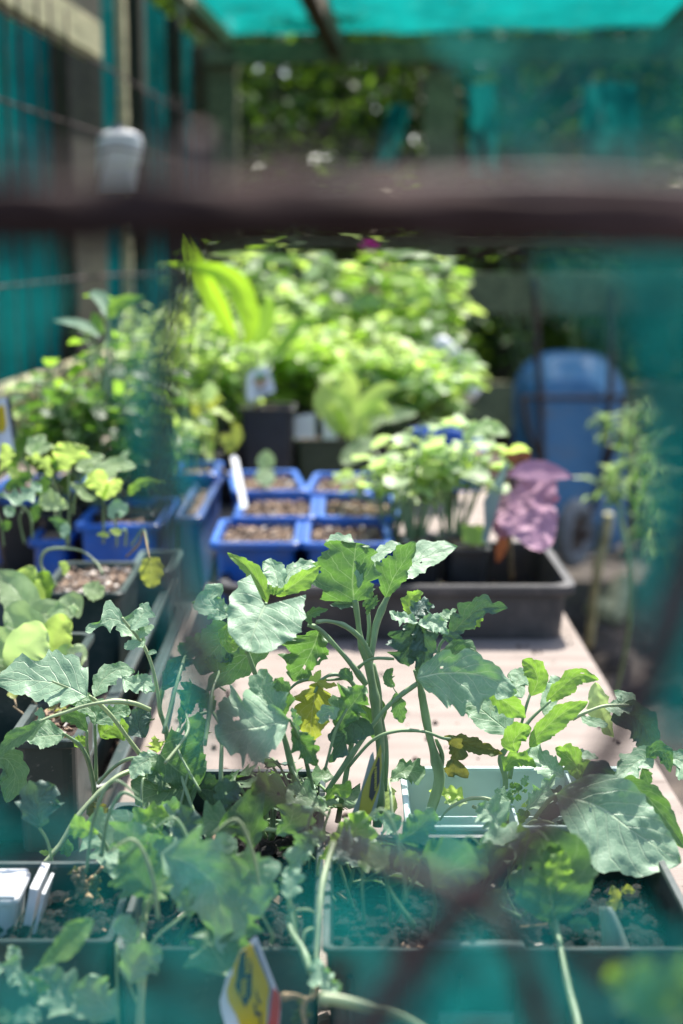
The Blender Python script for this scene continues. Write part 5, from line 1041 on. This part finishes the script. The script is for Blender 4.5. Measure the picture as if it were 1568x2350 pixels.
# plant left against the mesh, silvery
bushy('herb_plant', 'silvery leaved plant standing highest against the rusty mesh', 'herb', at(250, 900, 1.75), .13, .03, 5, 26, .035, ['green', 'deep'], 'lance', 72, wide=1.7)
hl = thing('herb_plant', P(250, 800, 1.7), 'pair of broad silver green leaves topping the herb by the pale batten', 'herb')
for a, w1, w2, m, g in (([(248, 730), (240, 700), (225, 680), (202, 676)], 14, 18, 'kale', .8), ([(252, 735), (262, 705), (290, 690), (332, 680)], 16, 20, 'green', .2), ([(230, 775), (200, 750), (160, 740), (122, 735)], 8, 12, 'kale', .9), ([(240, 770), (220, 730), (210, 725)], 14, 10, 'green', .3)): hleaf(hl, 'D', a, w1, w2, m, 1.65, (0, g), 'ovate', .06, .2, N=16, K=4)
hstem(hl, 'D', [(245, 900), (250, 800), (250, 730)], 8, 6, 1.66, 1.65)
# darker mass at left mid, in pots
gM = 'leafy seedlings crowding the back of the table'
mid = [
 ('deep bushy seedling beside the low board at left', 110, 1030, 1.85, .12, .09, 9, 110, .040, ['green', 'deep', 'lime'], 'oval'),
 ('dark leafy plant in the shadow of the torn cloth strip', 240, 1050, 1.8, .15, .10, 12, 150, .036, ['deep', 'green'], 'oval'),
 ('dark green plant left of the yellowing lettuce', 330, 1050, 1.9, .17, .08, 10, 130, .034, ['deep', 'green', 'lime'], 'oval'),
 ('pale herb with tiny leaves left of the long upright leaves', 390, 1000, 2.3, .27, .12, 15, 260, .028, ['lime', 'pale', 'green'], 'oval'),
 ('leafy seedling behind the yellowing lettuce', 470, 930, 2.4, .16, .11, 12, 190, .032, ['pale', 'lime', 'green'], 'heart'),
 ('leafy seedling left of the white printed tag', 520, 900, 2.7, .20, .13, 12, 190, .036, ['lime', 'green', 'deep'], 'oval'),
 ('bright leafy seedling behind the white printed tag', 640, 960, 2.6, .17, .12, 12, 210, .034, ['lime', 'pale', 'green'], 'heart'),
 ('bright leafy seedling behind the dark green pot', 740, 950, 2.6, .15, .12, 12, 190, .036, ['lime', 'lime', 'green'], 'heart'),
 ('leafy seedling left of the white bag', 880, 950, 2.5, .14, .12, 12, 200, .034, ['lime', 'pale', 'green'], 'heart'),
 ('leafy seedling beside the white bag', 960, 970, 2.45, .13, .11, 12, 180, .034, ['pale', 'lime', 'green'], 'heart'),
 ('second row seedling in the middle of the bright mass', 680, 870, 2.95, .20, .15, 13, 230, .036, ['pale', 'lime', 'green'], 'heart'),
 ('second row seedling right of the middle of the bright mass', 820, 880, 2.95, .18, .15, 13, 230, .036, ['lime', 'pale', 'green'], 'heart'),
 ('second row seedling nearest the back timber post', 950, 880, 2.95, .16, .12, 12, 190, .036, ['pale', 'green', 'lime'], 'heart'),
 ('second row seedling behind the tiny leaved herb', 420, 900, 2.95, .21, .13, 12, 190, .034, ['lime', 'pale', 'green'], 'oval'),
 ('tall shrubby seedling behind the long upright leaves', 560, 850, 3.15, .335, .18, 16, 140, .055, ['green', 'lime', 'deep'], 'oval'),
 ('tall pointed seedling at the top of the bright mass', 700, 850, 3.2, .345, .20, 16, 140, .058, ['green', 'lime', 'deep'], 'oval'),
 ('tall seedling below the magenta flowers', 820, 850, 3.2, .315, .20, 16, 135, .056, ['green', 'pale', 'lime'], 'oval'),
 ('tall seedling reaching over the back timber post', 930, 870, 3.1, .35, .15, 13, 130, .058, ['lime', 'green', 'pale'], 'oval'),
 ('seedling in the third row at far left of the mass', 480, 860, 3.1, .295, .16, 14, 110, .05, ['pale', 'green'], 'oval'),
]
for i, (lb, x, y, d, h, sp, ns, nl, ls, ms, kd) in enumerate(mid):
    b_ = P(x, y, d); b_.z = TZ+.10 if d > 2.2 else TZ+.09
    pot('seedling_pot', 'dark pot under the '+lb.split(' at ')[0].split(' in the ')[0], 'pot', b_.x, b_.y, TZ+.001+i*.0003, sp*1.5, sp*1.5, .10, M['black'], soil=True, level=.9, seed=600+i, chips=10, group='pots hidden under the crowded seedlings')
    hh = max(h, P(x, y, d).z+h-b_.z)
    bushy('leafy_seedling', lb, 'seedling', b_, hh, sp, ns, int(nl*1.35), ls, ms, kd, 400+i, gM, lo=.25)
# lime plant with long soft leaves right of the tags
K = thing('leafy_seedling', P(800, 1000, 2.35), 'lime green seedling with long hanging leaves over the dark green pot', 'seedling', gM)
rr = random.Random(12)
for a, w, m in (([(800, 1010), (780, 950), (760, 900), (730, 880)], 20, 'lime'), ([(800, 1010), (790, 940), (800, 880), (780, 860)], 24, 'lime'), ([(810, 1010), (830, 950), (870, 900), (920, 885)], 22, 'lime'), ([(820, 1010), (860, 960), (900, 950), (960, 950)], 20, 'pale'), ([(730, 890), (740, 930), (760, 960), (775, 1000)], 18, 'lime'), ([(760, 900), (800, 930), (830, 970), (840, 1000)], 20, 'lime'), ([(820, 960), (850, 940), (880, 940), (900, 960)], 18, 'lime'), ([(860, 1000), (840, 1020), (800, 1050), (780, 1055)], 20, 'pale')):
    hleaf(K, 'D', a, w, w*1.1, m, 2.28+rr.uniform(-.05, .05), (0, rr.uniform(0, .7)), 'ovate', .1, .2, N=16, K=4)
hstem(K, 'D', [(800, 1060), (802, 1030), (800, 1005)], 6, 5, 2.3); hstem(K, 'D', [(880, 1070), (850, 1020), (800, 990)], 5, 4, 2.2, 2.3, mat='stem_p')
# yellowing lettuce in the blue pots
K = thing('lettuce_plant', P(445, 1060, 1.98), 'tall yellow green lettuce gone to stalk in a blue pot', 'lettuce'); rr = random.Random(15)
for i in range(30):
    x = 445+rr.uniform(-38, 45); y = 1062-rr.uniform(0, 140); L_ = rr.uniform(26, 60); s = rr.uniform(-.9, .9)
    hleaf(K, 'D', [(x, y), (x+s*L_*.3, y-L_*.55), (x+s*L_*.7, y-L_)], rr.uniform(9, 17), rr.uniform(9, 17), rr.choice(['lime', 'lime', 'pale', 'kale_y']), 1.98+rr.uniform(-.04, .04), (0, rr.uniform(-.3, .8)), 'ovate', .2, .2, .1, N=12, K=3)
for x in (425, 450, 470): hstem(K, 'D', [(x, 1075), (x+3, 1000), (x-4, 920)], 6, 4, 1.98)
for a in ([(520, 1040), (535, 1020), (545, 990), (530, 970)], [(410, 1055), (400, 1040), (395, 1010)], [(540, 1030), (520, 1010), (505, 1000)]): hleaf(K, 'D', a, 14, 13, 'kale_y', 1.95, (0, .1), 'ovate', .3, N=12, K=3)
hstem(K, 'D', [(500, 1070), (520, 1085), (535, 1095)], 5, 4, 1.9, mat='stem_d')
# long upright leaves in the tall pot
K = thing('leafy_seedling', P(570, 930, 2.33), 'plant with long lime strap leaves standing in the tall black pot', 'seedling', gM)
for a, w1, w2, m, d, g in (([(566, 800), (572, 720), (520, 630), (385, 602)], 28, 28, 'strap', 2.08, .1), ([(545, 790), (500, 700), (455, 620), (425, 525)], 26, 24, 'strap', 2.12, -.1), ([(585, 800), (610, 750), (615, 700), (605, 690)], 22, 18, 'green', 2.3, 0), ([(560, 870), (530, 800), (490, 740), (470, 660)], 14, 16, 'green', 2.4, 0), ([(600, 860), (650, 790), (690, 740), (740, 730)], 12, 14, 'green', 2.4, .3)):
    hleaf(K, 'D', a, w1, w2, m, d, (0, g), 'lance', .05, .25, .03, .2, N=26, K=5)
for p_ in ([(575, 935), (570, 860), (566, 790)], [(580, 935), (585, 860), (588, 800)], [(570, 935), (552, 850), (545, 785)], [(590, 930), (600, 880), (625, 820)]): hstem(K, 'D', p_, 9, 7, 2.32, 2.28, mat='stem_p')
# round two leaved sprout
K = thing('sprout', P(610, 1110, 1.9), 'sprout with two round pale leaves one above the other in a blue punnet', 'sprout')
hleaf(K, 'D', [(612, 1076), (608, 1060), (605, 1050), (598, 1042)], 18, 24, 'pale', 1.88, (0, .4), 'round', .04, .1, .03, N=16, K=5, lobe=.2); hleaf(K, 'D', [(612, 1076), (610, 1090), (605, 1102), (600, 1111)], 22, 24, 'pale', 1.87, (0, .7), 'round', .04, .1, .03, N=16, K=5, lobe=.2)
hstem(K, 'D', [(612, 1118), (614, 1095), (612, 1076)], 5, 4, 1.9, 1.88, mat='stem_p')
for i, (x, y, lb) in enumerate(((820, 1125, 'flat pale sprout in the right cell of the second blue punnet'), (865, 1140, 'flat pale sprout close to the crowded black pots'))):
    bushy('sprout', lb, 'sprout', at(x, y+12, 1.78), .02, .03, 4, 7, .034, ['pale', 'lime'], 'oval', 80+i)
# seedlings of the small black pots
for i, (x, lb, h) in enumerate(((950, 'crowded pale seedlings in the left small black pot', .155), (1040, 'crowded pale seedlings in the right small black pot', .15), (900, 'seedling leaning over the right end of the blue punnets', .13))):
    bushy('leafy_seedling', lb, 'seedling', at(x, 1240-i*6, 1.66+.03*i), h, .047, 13, 56, .032, ['pale', 'lime', 'pale'], 'fan', 90+i, gM, lo=.6, lean=(.1, 0))
K = thing('leafy_seedling', P(1100, 1230, 1.62), 'seedling with one wide frilled leaf held high by the purple plant', 'seedling', gM)
hstem(K, 'D', [(1010, 1230), (1030, 1120), (1060, 1030), (1085, 1005)], 7, 5, 1.66); hleaf(K, 'D', [(1062, 1010), (1090, 985), (1130, 975), (1168, 1000)], 18, 26, 'pale', 1.62, (0, .6), 'ovate', .22, .2, .1)
for i in range(9):
    x = 1080+rr.uniform(-12, 22); hleaf(K, 'D', [(x, 1245), (x+rr.uniform(-16, 16), 1225), (x+rr.uniform(-26, 26), 1205)], 12, 12, 'lime', 1.60, (0, .3), 'round', .2, N=12, K=3)
tagstick('pale green tag leaning between the crowded seedlings and purple leaf', [(1162, 1058), (1168, 1068), (1118, 1250), (1106, 1240), (1112, 1200), (1110, 1150)], 1.6, (0, .2), 'clear')
# purple plant
K = thing('purple_plant', P(1185, 1300, 1.72), 'plant with large wrinkled purple leaves drooping over the tray edge', 'purple plant')
hleaf(K, 'D', [(1172, 1118), (1198, 1150), (1215, 1190), (1255, 1262)], 84, 74, 'purple', 1.64, (0, .6), 'round', .06, .1, .03, .05, crump=.10, cf=3.4, N=46, K=18, lobe=.12, seed=5, tooth=.02)
hleaf(K, 'D', [(1165, 1092), (1210, 1080), (1260, 1082), (1316, 1096)], 24, 24, 'purple', 1.60, (0, .5), 'lance', .03, .1, .02, .1, N=24, K=6, crump=.02)
hleaf(K, 'D', [(1185, 1150), (1170, 1180), (1158, 1210), (1160, 1235)], 30, 34, 'purple', 1.66, (0, .3), 'round', .08, .2, .05, N=26, K=8, crump=.1)
hleaf(K, 'D', [(1168, 1092), (1140, 1078), (1115, 1060), (1090, 1038)], 26, 28, 'purple', 1.65, (0, .6), 'ovate', .06, .1, .05)
hleaf(K, 'D', [(1165, 1090), (1150, 1065), (1130, 1050), (1105, 1045)], 20, 24, 'rust', 1.70, (0, .1), 'ovate', .08); hleaf(K, 'D', [(1168, 1090), (1180, 1060), (1195, 1048), (1212, 1060)], 28, 28, 'rust', 1.70, (0, .1), 'round', .06)
hleaf(K, 'D', [(1155, 1200), (1155, 1230), (1150, 1260), (1140, 1292)], 16, 14, 'rust', 1.74, (0, -.2), 'ovate', .08); hleaf(K, 'D', [(1172, 1110), (1180, 1118), (1178, 1128)], 10, 10, 'rust', 1.64, (0, 0), 'ovate', .1, N=12, K=3)
hstem(K, 'D', [(1175, 1330), (1170, 1220), (1165, 1085)], 11, 8, 1.74, 1.68, mat='stem_d')
# white bag at the right of the bright mass
K = MB(); bc_ = P(1040, 840, 2.62); rings = []
for i in range(13):
    u = i/12; z = .055-.12*u; r_ = .021*(1+.5*math.sin(u*9))*math.sin(math.pi*(.06+.9*u))**.6; cx = bc_.x-.02+.05*u
    rings.append([Vector((cx+r_*math.cos(a)*(1+.7*noise.noise(Vector((math.cos(a)*1.5, math.sin(a)*1.5, u*5)))), bc_.y+r_*.8*math.sin(a)*(1+.18*noise.noise(Vector((a*2, u*5, 9)))), bc_.z+z)) for a in [2*math.pi*j/18 for j in range(18)]])
K.loft(rings, cap=True); tag(K.build('plastic_bag', M['white'], smooth=True), 'white plastic bag slumped at the right end of the bright seedlings', 'bag')
for x, y, r_, lb in ((1000, 985, .5, 'blue pot under the lettuce near the white bag'), (1062, 1000, -.4, 'tilted blue pot right below the white bag'), (1070, 1032, .1, 'blue pot behind the crowded pale seedlings')):
    q = P(x, y, 2.15); pot('seed_punnet', lb, 'punnet', q.x, q.y, q.z-.06, .06, .06, .06, M['blue'], soil=True, seed=int(x), group=gB, rz=r_, chips=20)
# flowers at the back
rr = random.Random(2)
for (cx, cy, lb) in ((848, 556, 'magenta flower rising highest above the seedlings at the back'), (848, 668, 'magenta flower half hidden among the seedlings, lowest of the three'), (892, 625, 'small red flower right of the highest magenta flower')):
    K = thing('flower', P(cx, cy+90, 3.3), lb, 'flower'); mb = MB()
    for k in range(6):
        a = k*1.05; q = P(cx, cy, 3.3); addleaf(mb, q, Vector((math.cos(a), -.3, math.sin(a))), Vector((0, -1, .2)), .022, 'oval', rnd=rr)
    mb.build('petals', M['magenta'], K, smooth=True); hstem(K, 'D', [(cx+8, cy+200), (cx+4, cy+90), (cx, cy)], 4, 3, 3.3)
# tall leaves at top right of the mass
K = thing('leafy_seedling', P(960, 800, 3.0), 'tall seedling with tiered flat leaves before the back timber post', 'seedling', gM)
for a, w in (([(905, 590), (930, 575), (972, 578)], 12), ([(925, 615), (960, 605), (1005, 612)], 12), ([(930, 690), (970, 670), (1032, 690)], 22), ([(890, 640), (930, 640), (980, 650)], 16), ([(960, 730), (1000, 715), (1045, 745)], 16), ([(900, 590), (895, 575), (930, 570)], 9), ([(880, 700), (840, 690), (800, 700)], 18), ([(720, 600), (720, 620), (700, 640)], 18), ([(740, 610), (745, 590), (735, 570)], 20), ([(900, 760), (950, 770), (985, 790)], 18), ([(600, 600), (640, 590), (675, 600)], 12), ([(590, 590), (560, 580), (475, 578)], 12)):
    hleaf(K, 'D', a, w, w, rr.choice(['lime', 'pale', 'green']), 3.0, (0, .7), 'ovate', .08, .2, N=14, K=4)
hstem(K, 'D', [(950, 900), (940, 750), (915, 590)], 6, 4, 3.02); hstem(K, 'D', [(600, 850), (640, 700), (600, 595)], 5, 4, 3.02)
# feathery plant at right
K = thing('feathery_herb', P(1440, 1500, 2.3), 'feathery grey green herb growing at the right behind the torn cloth', 'herb'); st = MB(); lf = MB(); rr = random.Random(6)
st.tube([G(1440, 1900, .02)+Vector((0, .3, 0)), P(1450, 1400, 2.35), P(1420, 1150, 2.3), P(1440, 930, 2.3)], .004, n=6)
for (x, y, r_, n_) in ((1385, 962, 40, 26), (1440, 1000, 34, 18), (1400, 1108, 50, 34), (1462, 1075, 56, 34), (1500, 1130, 56, 26), (1475, 945, 40, 20), (1490, 1200, 50, 26), (1500, 1030, 50, 24), (1520, 1250, 50, 14)):
    c_ = P(x, y, 2.25+rr.uniform(-.08, .08)); k_ = 2.25/FPX
    for i in range(n_):
        a = rr.uniform(0, 6.28); e = rr.uniform(-1, .7); dv = Vector((math.cos(a)*math.cos(e), math.sin(a)*math.cos(e)*.6, math.sin(e)))
        b_ = c_+Vector((rr.gauss(0, .35), rr.gauss(0, .3), rr.gauss(0, .35)))*r_*k_; st.tube([c_, b_], .0008, n=4); lf.cur = rr.choice([0, 0, 1]); addleaf(lf, b_, dv, Vector((rr.uniform(-.5, .5), -.3, 1)), r_*k_*rr.uniform(.7, 1.3), 'lance', rnd=rr, wide=.5)
st.build('stems', M['stem'], K, smooth=True); lf.build('foliage', [M['pale'], M['green']], K, smooth=True)
# ------------------------------------------------------------------ what the photograph is taken through: rail, wire and torn cloth
FD = .25
Fz = thing('wire_fence', P(784, 700, .22), 'rusty wire fence with a dark horizontal rail close to the viewer', 'fence')
mb = MB(); mb.tube([P(-700, 500, .215), P(100, 500, .215), P(700, 497, .216), P(1200, 507, .216), P(2300, 552, .214)], 0.0045, n=16, wob=.6, seg=60); mb.build('rail', M['rail'], Fz, smooth=True)
mb = MB(); mb.tube([P(-700, 455, .225), P(300, 440, .226), P(800, 430, .225), P(1300, 425, .226), P(2300, 470, .225)], .0016, n=8, wob=.3, seg=60); mb.build('binding_wire', M['rustwire'], Fz, smooth=True)
def wire(pts, r=.0014, d=FD):
    mb = MB(); mb.tube([P(x, y, d+.006*noise.noise(Vector((x*.004, y*.004, 1)))) for x, y in pts], r, n=8, seg=60, wob=.2); mb.build('wire', M['rustwire'], Fz, smooth=True)
wire([(455, 300), (440, 560), (395, 760), (370, 1000), (395, 1300), (470, 1550), (580, 1750), (720, 1900), (900, 1990), (1060, 2050), (1170, 2150), (1260, 2420)], .0019)
wire([(1640, 1100), (1560, 1350), (1485, 1560), (1370, 1760), (1210, 1930), (1080, 2060), (950, 2210), (830, 2380), (700, 2600)], .0026, .245)
wire([(-60, 300), (-40, 1300), (-120, 1900), (-200, 2500)]); wire([(580, 1750), (560, 1900), (540, 2050)], .001, .252)
# torn cloth: pieces of one sheet hanging on the wire, with its thin and doubled places
def inside(x, y, poly):
    c_ = False; j = len(poly)-1
    for i in range(len(poly)):
        xi, yi = poly[i]; xj, yj = poly[j]
        if (yi > y) != (yj > y) and x < (xj-xi)*(y-yi)/(yj-yi)+xi: c_ = not c_
        j = i
    return c_
def clothpiece(mb, poly, d, step=22, fray=.5, holes=0.0, sd=0):
    xs = [p[0] for p in poly]; ys = [p[1] for p in poly]; x0, x1, y0, y1 = min(xs), max(xs), min(ys), max(ys); nx = int((x1-x0)/step)+1; ny = int((y1-y0)/step)+1; n0 = len(mb.v)
    for j in range(ny+1):
        for i in range(nx+1):
            x = x0+i*step; y = y0+j*step; mb.v.append(P(x, y, d+.010*noise.noise(Vector((x*.006, y*.003, sd)))+.003*noise.noise(Vector((x*.02, y*.01, sd)))))
    for j in range(ny):
        for i in range(nx):
            x = x0+(i+.5)*step+fray*30*noise.noise(Vector((i*.4, j*.4, sd))); y = y0+(j+.5)*step+fray*30*noise.noise(Vector((i*.4, j*.4, sd+5)))
            if not inside(x, y, poly): continue
            if holes and noise.noise(Vector((x*.007, y*.007, sd+11)))+.35*noise.noise(Vector((x*.02, y*.02, sd))) < holes-.6: continue
            a = n0+j*(nx+1)+i; mb.face((a, a+1, a+nx+2, a+nx+1))
def cloth(m, nm, parts, par):
    mb = MB()
    for q in parts: clothpiece(mb, *q[:2], **(q[2] if len(q) > 2 else {}))
    mb.build(nm, M[m], par, smooth=True)
C = thing('shade_cloth', P(1500, 1000, .26), 'torn green shade cloth hanging on the fence with a ragged hole', 'shade cloth')
cloth('cloth_torn', 'sheet', [
 ([(1400, 540), (2400, 520), (2400, 1900), (1500, 1720), (1470, 1600), (1500, 1300), (1460, 1080), (1470, 900), (1420, 760)], .262, dict(sd=1)),
 ([(960, 60), (2400, 40), (2400, 440), (1280, 430), (1120, 340), (1080, 210)], .268, dict(sd=2)),
 ([(1215, 570), (1560, 560), (1520, 900), (1440, 860), (1350, 760), (1270, 700)], .258, dict(sd=3)),
 ([(-900, 1780), (-100, 1740), (180, 1790), (480, 1950), (600, 2010), (740, 1980), (920, 1880), (1060, 1880), (1180, 2000), (1420, 2090), (2400, 2050), (2400, 2900), (-900, 2900)], .265, dict(sd=4, holes=.38)),
 ([(285, 640), (360, 600), (420, 700), (400, 1000), (430, 1300), (500, 1600), (460, 1740), (380, 1650), (340, 1300), (290, 1050), (260, 850)], .26, dict(sd=5)),
 ([(-900, 560), (120, 560), (160, 700), (60, 830), (-100, 1000), (-900, 1200)], .266, dict(sd=6)),
], C)
cloth('cloth_torn', 'doubled_fold', [
 ([(1480, 540), (2400, 520), (2400, 1800), (1560, 1700), (1500, 1500), (1535, 1200), (1480, 900)], .272, dict(sd=11)),
 ([(1500, 1000), (2400, 900), (2400, 1760), (1500, 1680)], .276, dict(sd=12)),
 ([(880, 1880), (1040, 1880), (1110, 1990), (1080, 2060), (920, 1980)], .256, dict(sd=13)),
 ([(760, 2070), (940, 2040), (980, 2130), (800, 2170), (720, 2130)], .274, dict(sd=14)),
 ([(325, 700), (400, 900), (395, 1250), (345, 1200), (315, 900)], .272, dict(sd=15)),
 ([(1430, 560), (2400, 520), (2400, 1760), (1500, 1700), (1455, 1300), (1480, 1050)], .265, dict(sd=27)),
 ([(820, 1980), (1200, 2050), (2400, 2050), (2400, 2900), (760, 2900)], .28, dict(sd=28, holes=.5)),
 ([(-900, 2200), (440, 2220), (430, 2900), (-900, 2900)], .28, dict(sd=29, holes=.5)),
 ([(420, 900), (470, 1250), (520, 1560), (470, 1760), (390, 1600), (370, 1250)], .27, dict(sd=25)),
 ([(1440, 560), (2400, 520), (2400, 1800), (1520, 1720), (1470, 1400), (1500, 1100)], .268, dict(sd=26)),
 ([(340, 2120), (480, 2130), (470, 2230), (330, 2200)], .274, dict(sd=16)),
 ([(1380, 700), (2400, 640), (2400, 900), (1500, 860)], .274, dict(sd=18)),
 ([(1000, 2200), (2400, 2230), (2400, 2900), (1000, 2900)], .278, dict(sd=19, holes=.4)),
], C)
cloth('hem', 'frayed_hem', [([(-900, 330), (500, 330), (1200, 325), (2400, 350), (2400, 470), (-900, 450)], .232, dict(sd=31, fray=.3))], C)
